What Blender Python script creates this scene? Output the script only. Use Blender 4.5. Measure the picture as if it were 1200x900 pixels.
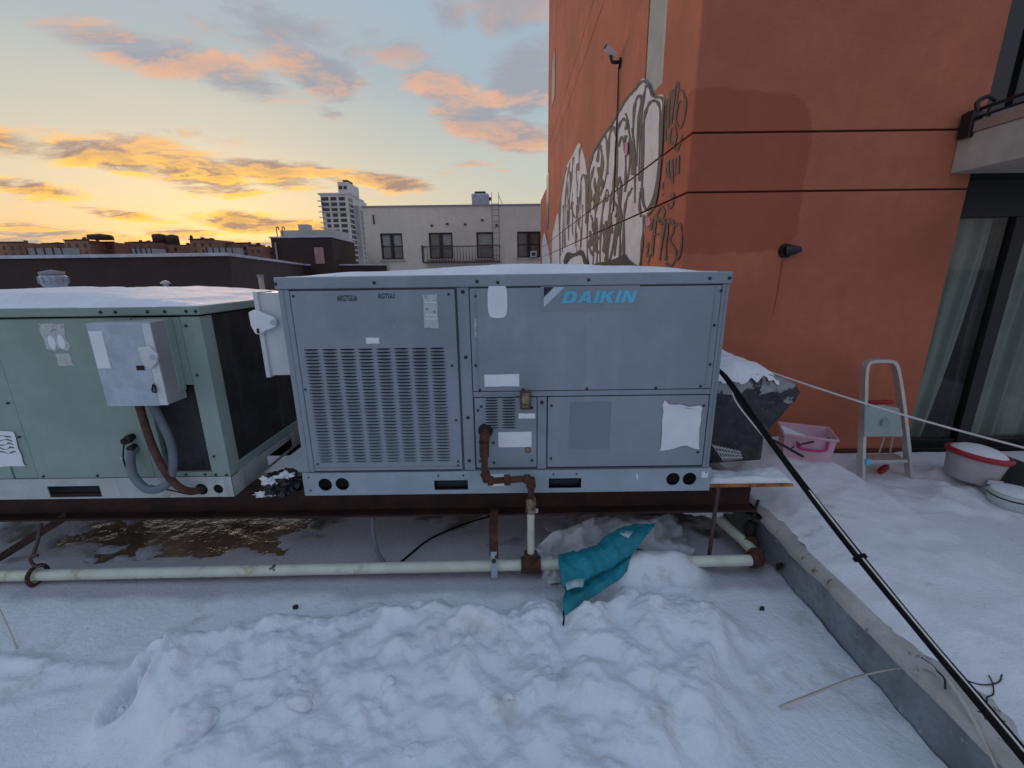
import bpy, bmesh, math, random
import numpy as np
from mathutils import Vector, Matrix

# ------------------------------------------------------------------ camera, sky, sun, exposure
scene = bpy.context.scene
for o in list(bpy.data.objects):
    bpy.data.objects.remove(o)
C = scene.collection
R = math.radians
CAM_Z, PITCH, ROLL, FPX = 1.6, 14.8, -0.75, 500.0     # eye height (m), tilt down, roll, focal length in 1200-px units
cam_data = bpy.data.cameras.new("camera")
cam = bpy.data.objects.new("camera", cam_data)
C.objects.link(cam)
cam_data.sensor_width = 36.0
cam_data.lens = FPX / 1200.0 * 36.0
cam_data.clip_start = 0.05
cam_data.clip_end = 4000.0
CAM_M = Matrix.Rotation(R(90 - PITCH), 4, 'X') @ Matrix.Rotation(R(ROLL), 4, 'Z')
cam.matrix_world = Matrix.Translation((0, 0, CAM_Z)) @ CAM_M
scene.camera = cam

SUN_AZ, SUN_EL = -33.0, 4.0          # degrees left of +Y, degrees above the horizon
world = bpy.data.worlds.new("World")
scene.world = world
world.use_nodes = True
wn, wl = world.node_tree.nodes, world.node_tree.links
wn.clear()


def N(kind, ins=None, **props):
    n = wn.new(kind)
    for k, v in props.items():
        setattr(n, k, v)
    for k, v in (ins or {}).items():
        s = n.inputs[k]
        if isinstance(v, bpy.types.NodeSocket):
            wl.new(v, s)
        else:
            s.default_value = v
    return n


def M_(op, a, b=0.0, c=0.0, clamp=False):
    return N('ShaderNodeMath', {0: a, 1: b, 2: c}, operation=op, use_clamp=clamp).outputs[0]


def smooth(v, lo, hi, t0=0.0, t1=1.0):
    n = N('ShaderNodeMapRange', {'From Min': lo, 'From Max': hi, 'To Min': t0, 'To Max': t1}, interpolation_type='SMOOTHSTEP')
    wl.new(v, n.inputs['Value'])
    return n.outputs[0]


def mixc(f, a, b, mode='MIX'):
    n = wn.new('ShaderNodeMix')
    n.data_type = 'RGBA'
    n.blend_type = mode
    for idx, v in ((0, f), (6, a), (7, b)):
        s = n.inputs[idx]
        if isinstance(v, bpy.types.NodeSocket):
            wl.new(v, s)
        else:
            s.default_value = v if idx == 0 else (*v, 1.0)
    return n.outputs[2]


sky = N('ShaderNodeTexSky', sky_type='NISHITA', sun_disc=False)
sky.sun_elevation = R(SUN_EL)
sky.sun_rotation = R(SUN_AZ)
sky.air_density = 1.2
sky.dust_density = 2.0
sky.ozone_density = 1.5
tc = N('ShaderNodeTexCoord')
nrm = N('ShaderNodeVectorMath', {0: tc.outputs['Generated']}, operation='NORMALIZE').outputs[0]
sep = N('ShaderNodeSeparateXYZ', {0: nrm})
dx, dy, dz = sep.outputs
az = M_('MULTIPLY', M_('ARCTAN2', dx, dy), 180 / math.pi)          # degrees, + to the right of +Y
el = M_('MULTIPLY', M_('ARCSINE', dz), 180 / math.pi)
sun_az_diff = M_('ABSOLUTE', M_('SUBTRACT', az, SUN_AZ))
# evening air: gold at the sunset horizon, pale above it, dusk blue away from the sun
def ramp_el(stops):
    r = N('ShaderNodeValToRGB', {0: M_('DIVIDE', el, 90.0)})
    r.color_ramp.interpolation = 'EASE'
    e = r.color_ramp.elements
    e[0].position, e[1].position = stops[0][0] / 90.0, stops[-1][0] / 90.0
    e[0].color, e[1].color = (*stops[0][1], 1), (*stops[-1][1], 1)
    for q, c in stops[1:-1]:
        e.new(q / 90.0).color = (*c, 1)
    return r.outputs[0]


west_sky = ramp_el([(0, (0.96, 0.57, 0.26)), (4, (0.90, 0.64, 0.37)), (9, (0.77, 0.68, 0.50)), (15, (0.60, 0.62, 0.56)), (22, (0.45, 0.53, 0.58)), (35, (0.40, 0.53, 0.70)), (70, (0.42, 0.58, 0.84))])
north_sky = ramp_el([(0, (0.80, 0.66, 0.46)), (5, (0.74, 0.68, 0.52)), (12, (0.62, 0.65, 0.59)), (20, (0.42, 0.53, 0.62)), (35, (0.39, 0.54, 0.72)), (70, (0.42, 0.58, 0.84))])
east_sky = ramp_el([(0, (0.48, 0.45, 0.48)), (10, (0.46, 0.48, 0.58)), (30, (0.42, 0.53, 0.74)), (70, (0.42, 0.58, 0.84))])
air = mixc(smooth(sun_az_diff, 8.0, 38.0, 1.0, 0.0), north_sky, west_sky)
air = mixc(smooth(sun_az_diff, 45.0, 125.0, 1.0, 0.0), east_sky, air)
nish = N('ShaderNodeVectorMath', {0: sky.outputs[0], 3: 0.10}, operation='SCALE').outputs[0]
clear = mixc(0.85, nish, air)

# clouds: one noise deck seen in perspective, thickened where the photograph has its banks
den = M_('ADD', M_('MAXIMUM', dz, 0.0), 0.13)
plane = N('ShaderNodeCombineXYZ', {0: M_('DIVIDE', dx, den), 1: M_('DIVIDE', dy, den), 2: 0.0}).outputs[0]


def deck(offset):
    v = N('ShaderNodeVectorMath', {0: plane, 1: offset}, operation='ADD').outputs[0]
    v = N('ShaderNodeMapping', {'Vector': v, 'Rotation': (0, 0, R(28)), 'Scale': (0.85, 1.25, 1.0)}).outputs[0]
    return N('ShaderNodeTexNoise', {'Vector': v, 'Scale': 2.3, 'Detail': 11.0, 'Roughness': 0.66, 'Distortion': 0.35}).outputs[0]


n0 = deck((3.1, 7.3, 0.0))
n1 = deck((3.1 + 0.14 * math.sin(R(SUN_AZ)), 7.3 + 0.14 * math.cos(R(SUN_AZ)), 0.0))
aev = N('ShaderNodeCombineXYZ', {0: az, 1: el, 2: 0.0}).outputs[0]
BANKS = (   # azimuth, elevation, half width, half height, tilt (deg), strength
    (-36.0, 19.2, 8.0, 1.7, -3, 0.8), (-29.5, 18.8, 7.0, 1.9, -6, 1.05), (-21.0, 20.2, 6.0, 2.4, -8, 1.1), (-16.0, 19.3, 4.0, 1.8, -22, 0.8),
    (-24.0, 23.8, 11.0, 3.2, -12, 0.80), (-20.5, 16.9, 2.6, 0.7, 0, 0.6), (-13.5, 23.0, 6.0, 2.2, -14, 0.62),
    (-8.5, 19.8, 5.0, 2.2, -8, 0.95), (-5.0, 17.2, 6.0, 2.7, -20, 1.05), (0.0, 15.4, 5.5, 2.2, -10, 1.05),
    (3.0, 21.5, 5.2, 5.5, -20, 1.1), (1.0, 27.0, 6.0, 4.5, -30, 1.0), (-7.5, 26.3, 4.0, 2.0, -10, 0.75), (7.0, 17.0, 4.0, 2.0, 0, 0.8),
    (-49.0, 11.2, 8.0, 1.4, -4, 1.1), (-41.0, 10.6, 7.0, 1.5, -6, 1.1), (-34.0, 10.3, 6.5, 2.1, -10, 1.25), (-27.0, 10.6, 6.5, 1.7, -4, 1.15),
    (-21.0, 10.9, 5.0, 1.2, -3, 1.0), (-15.5, 10.5, 6.5, 1.0, -3, 1.1),
    (-47.0, 7.6, 7.0, 0.9, -8, 1.0), (-41.5, 5.9, 7.0, 0.6, -8, 0.85), (-29.5, 5.4, 6.5, 1.2, -3, 1.25), (-22.5, 5.2, 5.0, 1.0, -2, 1.1),
    (-36.0, 4.2, 4.0, 0.9, 0, 1.0), (-50.0, 3.3, 14.0, 1.6, -3, 1.25), (-27.0, 3.0, 10.0, 0.8, -2, 1.0),
    (-4.0, 12.6, 5.0, 1.0, -3, 0.6), (-7.0, 11.4, 4.0, 0.7, 0, 0.5), (-32.0, 13.2, 7.0, 0.6, -4, 0.4),
)
bank = None
for a, e, w, h, tilt, s in BANKS:
    m = N('ShaderNodeMapping', {'Vector': aev, 'Location': (a, e, 0), 'Rotation': (0, 0, R(tilt)), 'Scale': (w, h, 1)}, vector_type='TEXTURE')
    d = N('ShaderNodeVectorMath', {0: m.outputs[0]}, operation='LENGTH').outputs['Value']
    b = smooth(d, 0.15, 1.6, s, 0.0)
    bank = b if bank is None else M_('MAXIMUM', bank, b)
stray = smooth(sun_az_diff, 55.0, 90.0, 0.0, 0.55)                 # the deck goes on round the rest of the sky
bank = M_('MAXIMUM', bank, stray)
thick = M_('ADD', M_('MULTIPLY', bank, 0.30), n0)
cover = smooth(thick, 0.60, 0.80)
low = smooth(el, 9.0, 16.0, 1.0, 0.0)                              # low banks are lit from beneath and glow far more
edge_on = M_('SUBTRACT', n0, n1)
lit = M_('ADD', M_('MULTIPLY', low, smooth(edge_on, -0.085, 0.05)), M_('MULTIPLY', M_('SUBTRACT', 1.0, low), smooth(edge_on, -0.05, 0.12)))
lit = M_('MULTIPLY', lit, smooth(thick, 0.70, 1.0, 1.0, 0.35))
lit = M_('MULTIPLY', lit, smooth(el, 20.0, 24.0, 1.0, 0.30))     # the highest clouds have already lost the light
gold = M_('MULTIPLY', smooth(el, 9.0, 15.0, 1.0, 0.0), smooth(sun_az_diff, 6.0, 34.0, 1.0, 0.0))
lit_col = mixc(gold, (0.86, 0.47, 0.29), (1.38, 0.76, 0.10))
shade_col = mixc(smooth(el, 8.0, 19.0, 1.0, 0.0), (0.35, 0.37, 0.42), (0.42, 0.245, 0.17))
shade_col = mixc(smooth(el, 2.5, 5.5, 1.0, 0.0), shade_col, (0.36, 0.36, 0.40))
sunward = smooth(sun_az_diff, 50.0, 120.0, 1.0, 0.0)               # clouds away from the sunset are not lit
cloud = mixc(M_('MULTIPLY', lit, sunward), shade_col, lit_col)
full = mixc(M_('MULTIPLY', cover, 0.92), clear, cloud)
below = smooth(el, -4.0, 0.0, 1.0, 0.0)
full = mixc(below, full, (0.25, 0.25, 0.28))
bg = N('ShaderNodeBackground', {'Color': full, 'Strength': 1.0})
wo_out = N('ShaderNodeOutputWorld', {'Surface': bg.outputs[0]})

sun_data = bpy.data.lights.new("sun", 'SUN')
sun_data.energy = 0.8
sun_data.angle = R(15)
sun_data.color = (1.0, 0.62, 0.36)
sun = bpy.data.objects.new("sun", sun_data)
C.objects.link(sun)
_a, _e = R(SUN_AZ), R(SUN_EL + 2.0)
_to_sun = Vector((math.sin(_a) * math.cos(_e), math.cos(_a) * math.cos(_e), math.sin(_e)))
sun.rotation_euler = _to_sun.to_track_quat('Z', 'Y').to_euler()

vs = scene.view_settings
vs.view_transform = 'Standard'
vs.look = 'None'
vs.exposure = 0.0
vs.gamma = 1.0
vs.use_curve_mapping = False
cy = scene.cycles
cy.use_denoising = True
cy.max_bounces = 6
cy.diffuse_bounces = 3
cy.glossy_bounces = 3
cy.transmission_bounces = 6
cy.caustics_reflective = False
cy.caustics_refractive = False

# ------------------------------------------------------------------ helpers
from mathutils import noise as mnoise
random.seed(7)
rng = np.random.default_rng(11)


def U(px, py, X=None, Y=None, Z=None):
    """world point seen at a photograph pixel (1200 x 900) on the plane X=, Y= or Z="""
    d = CAM_M.to_3x3() @ Vector(((px - 600) / FPX, -(py - 450) / FPX, -1.0))
    t = X / d.x if X is not None else (Y / d.y if Y is not None else (Z - CAM_Z) / d.z)
    return Vector((0, 0, CAM_Z)) + d * t


WORLD_M = {}


def thing(name, label, cat, loc=(0, 0, 0), rotz=0.0, group=None):
    o = bpy.data.objects.new(name, None)
    o.empty_display_size = 0.05
    C.objects.link(o)
    o.location = loc
    o.rotation_euler = (0, 0, rotz)
    o["label"], o["category"] = label, cat
    if group:
        o["group"] = group
    WORLD_M[o.name] = Matrix.Translation(loc) @ Matrix.Rotation(rotz, 4, 'Z')
    return o


def tag(o, label=None, cat=None, group=None, kind=None):
    for k, v in (("label", label), ("category", cat), ("group", group), ("kind", kind)):
        if v:
            o[k] = v
    return o


def link_mesh(name, me, parent=None, local=False, mats=()):
    for m in mats:
        me.materials.append(m)
    o = bpy.data.objects.new(name, me)
    C.objects.link(o)
    if parent is not None:
        o.parent = parent
        pm = WORLD_M[parent.name]
        if not local:
            me.transform(pm.inverted())
        WORLD_M[o.name] = pm
    else:
        WORLD_M[o.name] = Matrix()
    return o


def share(name, src, parent, offset, rot=None, scale=None):
    """another part with the same mesh, moved by offset in the parent's frame"""
    o = bpy.data.objects.new(name, src.data)
    C.objects.link(o)
    o.parent = parent
    o.location = offset
    if rot:
        o.rotation_euler = rot
    if scale:
        o.scale = scale
    WORLD_M[o.name] = WORLD_M[parent.name]
    for m in src.modifiers:
        if m.type == 'BEVEL':
            b = o.modifiers.new("bevel", 'BEVEL')
            b.width, b.segments, b.limit_method = m.width, m.segments, m.limit_method
    return o


def copy_tree(o, parent=None):
    c = o.copy()
    C.objects.link(c)
    c.parent = parent
    WORLD_M[c.name] = WORLD_M[o.name]
    for ch in list(o.children):
        copy_tree(ch, c)
    return c


def spline(pts, n=8):
    pts = [Vector(p) for p in pts]
    if len(pts) < 3:
        return pts
    out = []
    q = [2 * pts[0] - pts[1]] + pts + [2 * pts[-1] - pts[-2]]
    for i in range(1, len(q) - 2):
        for k in range(n):
            t = k / n
            a, b, c, d = q[i - 1], q[i], q[i + 1], q[i + 2]
            out.append(0.5 * ((2 * b) + (c - a) * t + (2 * a - 5 * b + 4 * c - d) * t * t + (3 * b - a - 3 * c + d) * t ** 3))
    out.append(pts[-1])
    return out


class MB:
    def __init__(s):
        s.v, s.f, s.m, s.sm = [], [], [], []

    def add(s, verts, faces, mat=0, smooth=False):
        b = len(s.v)
        s.v += [tuple(v) for v in verts]
        for f in faces:
            s.f.append([b + i for i in f])
            s.m.append(mat)
            s.sm.append(smooth)
        return s

    def box(s, x0, x1, y0, y1, z0, z1, mat=0, M=None):
        x0, x1 = min(x0, x1), max(x0, x1)
        y0, y1 = min(y0, y1), max(y0, y1)
        z0, z1 = min(z0, z1), max(z0, z1)
        v = [Vector(p) for p in ((x0, y0, z0), (x1, y0, z0), (x1, y1, z0), (x0, y1, z0), (x0, y0, z1), (x1, y0, z1), (x1, y1, z1), (x0, y1, z1))]
        if M is not None:
            v = [M @ p for p in v]
        return s.add(v, ((0, 3, 2, 1), (4, 5, 6, 7), (0, 1, 5, 4), (1, 2, 6, 5), (2, 3, 7, 6), (3, 0, 4, 7)), mat)

    def tube(s, pts, r, seg=10, mat=0, caps=True):
        pts = [Vector(p) for p in pts]
        rs = r if isinstance(r, (list, tuple)) else [r] * len(pts)
        rings, up = [], None
        for i, p in enumerate(pts):
            t = (pts[min(i + 1, len(pts) - 1)] - pts[max(i - 1, 0)]).normalized()
            if up is None:
                up = Vector((0, 0, 1)) if abs(t.z) < 0.9 else Vector((0, 1, 0))
            n = t.cross(up)
            if n.length < 1e-5:
                n = t.orthogonal()
            n.normalize()
            up = n.cross(t).normalized()
            rings.append([p + (n * math.cos(2 * math.pi * k / seg) + up * math.sin(2 * math.pi * k / seg)) * rs[i] for k in range(seg)])
        v = [q for ring in rings for q in ring]
        f = [(i * seg + k, (i + 1) * seg + k, (i + 1) * seg + (k + 1) % seg, i * seg + (k + 1) % seg) for i in range(len(rings) - 1) for k in range(seg)]
        s.add(v, f, mat, True)
        if caps:
            s.add(rings[0], (tuple(range(seg)),), mat)
            s.add(rings[-1], (tuple(reversed(range(seg))),), mat)
        return s

    def cyl(s, p0, p1, r0, r1=None, seg=16, mat=0):
        return s.tube([p0, p1], [r0, r0 if r1 is None else r1], seg, mat)

    def lathe(s, prof, c, seg=24, mat=0, M=None):
        v = []
        for r, z in prof:
            for k in range(seg):
                a = 2 * math.pi * k / seg
                p = Vector((r * math.cos(a), r * math.sin(a), z))
                v.append((M @ p if M is not None else p) + Vector(c))
        f = [(i * seg + k, i * seg + (k + 1) % seg, (i + 1) * seg + (k + 1) % seg, (i + 1) * seg + k) for i in range(len(prof) - 1) for k in range(seg)]
        return s.add(v, f, mat, True)

    def prism(s, pts, d, mat=0):
        """closed polygon (3-D points) swept by vector d"""
        pts = [Vector(p) for p in pts]
        n, d = len(pts), Vector(d)
        v = pts + [p + d for p in pts]
        f = [tuple(range(n)), tuple(reversed(range(n, 2 * n)))] + [(i, n + i, n + (i + 1) % n, (i + 1) % n) for i in range(n)]
        return s.add(v, f, mat)

    def plate(s, outer, holes, y0, y1, mat=0):
        """upright plate in the XZ plane between y0 (front) and y1, with real openings"""
        bm = bmesh.new()
        loops = []
        for lp in [outer] + list(holes):
            vs_ = [bm.verts.new((x, y0, z)) for x, z in lp]
            for i in range(len(vs_)):
                bm.edges.new((vs_[i], vs_[(i + 1) % len(vs_)]))
            loops.append(lp)
        bmesh.ops.triangle_fill(bm, edges=bm.edges[:], use_beauty=True, normal=(0, -1, 0))
        bm.verts.index_update()
        fr = [tuple(v.co) for v in bm.verts]
        tri = [[v.index for v in f.verts] for f in bm.faces]
        bm.free()
        s.add(fr, tri, mat)
        s.add([(a, y1, c) for a, _, c in fr], [t[::-1] for t in tri], mat)
        for lp in loops:
            n = len(lp)
            s.add([(x, y0, z) for x, z in lp] + [(x, y1, z) for x, z in lp], [(i, (i + 1) % n, n + (i + 1) % n, n + i) for i in range(n)], mat)
        return s

    def build(s, name, mat, parent=None, bevel=0.0, local=False, recalc=True):
        me = bpy.data.meshes.new(name)
        me.from_pydata(s.v, [], s.f)
        mats = mat if isinstance(mat, (list, tuple)) else [mat]
        me.polygons.foreach_set("material_index", s.m)
        me.polygons.foreach_set("use_smooth", s.sm)
        if recalc:
            bm = bmesh.new()
            bm.from_mesh(me)
            bmesh.ops.recalc_face_normals(bm, faces=bm.faces[:])
            bm.to_mesh(me)
            bm.free()
        me.update()
        o = link_mesh(name, me, parent, local, mats)
        if bevel:
            b = o.modifiers.new("bevel", 'BEVEL')
            b.width, b.segments, b.limit_method = bevel, 2, 'ANGLE'
        return o


def boxpart(name, mat, parent, x0, x1, y0, y1, z0, z1, bevel=0.0):
    return MB().box(x0, x1, y0, y1, z0, z1).build(name, mat, parent, bevel)


def rect(x0, x1, z0, z1):
    return [(x0, z0), (x1, z0), (x1, z1), (x0, z1)]


def ring(cx, cz, r, n=20):
    return [(cx + r * math.cos(2 * math.pi * k / n), cz + r * math.sin(2 * math.pi * k / n)) for k in range(n)]


def grid_mesh(name, Xg, Yg, Zg, mat, parent=None):
    h, w = Zg.shape
    v = np.stack([Xg.ravel(), Yg.ravel(), Zg.ravel()], 1)
    i = np.arange(h * w).reshape(h, w)
    f = np.stack([i[:-1, :-1].ravel(), i[:-1, 1:].ravel(), i[1:, 1:].ravel(), i[1:, :-1].ravel()], 1)
    me = bpy.data.meshes.new(name)
    me.vertices.add(len(v))
    me.vertices.foreach_set("co", v.astype(np.float32).ravel())
    me.loops.add(f.size)
    me.loops.foreach_set("vertex_index", f.astype(np.int32).ravel())
    me.polygons.add(len(f))
    me.polygons.foreach_set("loop_start", np.arange(0, f.size, 4, dtype=np.int32))
    me.polygons.foreach_set("use_smooth", np.ones(len(f), dtype=bool))
    me.update(calc_edges=True)
    me.validate()
    return link_mesh(name, me, parent, False, [mat])


_perm = np.random.default_rng(5).permutation(512)
_ga = np.random.default_rng(6).uniform(0, 2 * math.pi, 512)


def perlin(x, y, seed=0):
    xi, yi = np.floor(x).astype(int), np.floor(y).astype(int)
    xf, yf = x - xi, y - yi
    u, v = xf * xf * xf * (xf * (xf * 6 - 15) + 10), yf * yf * yf * (yf * (yf * 6 - 15) + 10)

    def g(ix, iy, fx, fy):
        a = _ga[_perm[(_perm[(ix + seed * 37) % 512] + iy) % 512]]
        return np.cos(a) * fx + np.sin(a) * fy
    a = g(xi, yi, xf, yf) * (1 - u) + g(xi + 1, yi, xf - 1, yf) * u
    b = g(xi, yi + 1, xf, yf - 1) * (1 - u) + g(xi + 1, yi + 1, xf - 1, yf - 1) * u
    return (a * (1 - v) + b * v) * 1.5


def fbm(x, y, octaves=4, seed=0, gain=0.5):
    s, a = 0, 1.0
    for o in range(octaves):
        s = s + a * perlin(x * 2 ** o, y * 2 ** o, seed + o)
        a *= gain
    return s


def sstep(x, lo, hi):
    t = np.clip((x - lo) / (hi - lo), 0, 1)
    return t * t * (3 - 2 * t)


def worley(x, y, seed=0):
    """distance to the nearest cell point and a random value of that cell"""
    xi, yi = np.floor(x).astype(int), np.floor(y).astype(int)
    best, val, best2 = np.full(x.shape, 9.0), np.zeros(x.shape), np.full(x.shape, 9.0)
    for ox in (-1, 0, 1):
        for oy in (-1, 0, 1):
            h = _perm[(_perm[(xi + ox + seed * 31) % 512] + yi + oy) % 512]
            px, py = xi + ox + (h % 61) / 61.0, yi + oy + (h % 53) / 53.0
            d = np.hypot(x - px, y - py)
            near = d < best
            best2 = np.where(near, best, np.minimum(best2, d))
            val = np.where(near, (h % 47) / 47.0, val)
            best = np.where(near, d, best)
    return best, best2, val


# ------------------------------------------------------------------ materials (all procedural)
def mat(name, col, rough=0.6, metal=0.0, var=0.12, scale=5.0, col2=None, spots=None, streak=None, bump=0.0, bscale=80.0, trans=0.0, spec=0.5, coat=0.0, sss=0.0):
    """col varied by noise; spots = (colour, scale, lo, hi) patches with their own shape; streak = (colour, strength) vertical runs"""
    m = bpy.data.materials.new(name)
    m.use_nodes = True
    nt = m.node_tree
    n, l = nt.nodes, nt.links
    bs = n['Principled BSDF']
    pos = n.new('ShaderNodeNewGeometry').outputs['Position']

    def noise(sc, det=5.0, rg=0.55, vec=None):
        t = n.new('ShaderNodeTexNoise')
        t.inputs['Scale'].default_value = sc
        t.inputs['Detail'].default_value = det
        t.inputs['Roughness'].default_value = rg
        l.new(vec or pos, t.inputs['Vector'])
        return t.outputs[0]

    def ramp(v, lo, hi):
        r = n.new('ShaderNodeMapRange')
        r.inputs['From Min'].default_value, r.inputs['From Max'].default_value = lo, hi
        r.interpolation_type = 'SMOOTHSTEP'
        l.new(v, r.inputs['Value'])
        return r.outputs[0]

    def mix(f, a, b):
        x = n.new('ShaderNodeMix')
        x.data_type = 'RGBA'
        for i, q in ((0, f), (6, a), (7, b)):
            if isinstance(q, bpy.types.NodeSocket):
                l.new(q, x.inputs[i])
            else:
                x.inputs[i].default_value = q if i == 0 else (*q, 1.0)
        return x.outputs[2]
    lo = tuple(max(0.0, c * (1 - var)) for c in col)
    hi = col2 or tuple(min(1.0, c * (1 + var)) for c in col)
    c = mix(ramp(noise(scale), 0.32, 0.68), lo, hi)
    c = mix(ramp(noise(scale * 9, 3.0), 0.3, 0.75), c, mix(0.5, c, lo))
    if streak:
        mp = n.new('ShaderNodeMapping')
        mp.inputs['Scale'].default_value = (1.0, 1.0, 0.07)
        l.new(pos, mp.inputs['Vector'])
        f = ramp(noise(14.0, 4.0, 0.6, mp.outputs[0]), 0.52, 0.75)
        ml = n.new('ShaderNodeMath')
        ml.operation = 'MULTIPLY'
        ml.inputs[1].default_value = streak[1]
        l.new(f, ml.inputs[0])
        c = mix(ml.outputs[0], c, streak[0])
    rsock = None
    for sp in (spots or ()):
        f = ramp(noise(sp[1], 6.0, 0.62), sp[2], sp[3])
        c = mix(f, c, sp[0])
    l.new(c, bs.inputs['Base Color'])
    rr = n.new('ShaderNodeMapRange')
    rr.inputs['To Min'].default_value = max(0.03, rough - 0.10)
    rr.inputs['To Max'].default_value = min(1.0, rough + 0.10)
    l.new(noise(scale * 3), rr.inputs['Value'])
    l.new(rr.outputs[0], bs.inputs['Roughness'])
    bs.inputs['Metallic'].default_value = metal
    bs.inputs['Specular IOR Level'].default_value = spec
    bs.inputs['Transmission Weight'].default_value = trans
    if coat:
        bs.inputs['Coat Weight'].default_value = coat
    if sss:
        bs.inputs['Subsurface Weight'].default_value = sss
        bs.inputs['Subsurface Radius'].default_value = (0.02, 0.025, 0.03)
    if bump:
        b = n.new('ShaderNodeBump')
        b.inputs['Strength'].default_value = 1.0
        b.inputs['Distance'].default_value = bump
        l.new(noise(bscale, 4.0, 0.6), b.inputs['Height'])
        l.new(b.outputs[0], bs.inputs['Normal'])
    return m


def glass_mat(name, tint, rough=0.02, refl=1.0):
    m = bpy.data.materials.new(name)
    m.use_nodes = True
    n, l = m.node_tree.nodes, m.node_tree.links
    n.clear()
    out = n.new('ShaderNodeOutputMaterial')
    tr = n.new('ShaderNodeBsdfTransparent')
    tr.inputs[0].default_value = (*tint, 1)
    gl = n.new('ShaderNodeBsdfGlossy')
    gl.inputs['Roughness'].default_value = rough
    fr = n.new('ShaderNodeFresnel')
    fr.inputs[0].default_value = 1.5
    mu = n.new('ShaderNodeMath')
    mu.operation = 'MULTIPLY'
    mu.inputs[1].default_value = refl
    mu.use_clamp = True
    l.new(fr.outputs[0], mu.inputs[0])
    mx = n.new('ShaderNodeMixShader')
    l.new(mu.outputs[0], mx.inputs[0])
    l.new(tr.outputs[0], mx.inputs[1])
    l.new(gl.outputs[0], mx.inputs[2])
    l.new(mx.outputs[0], out.inputs[0])
    return m


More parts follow.
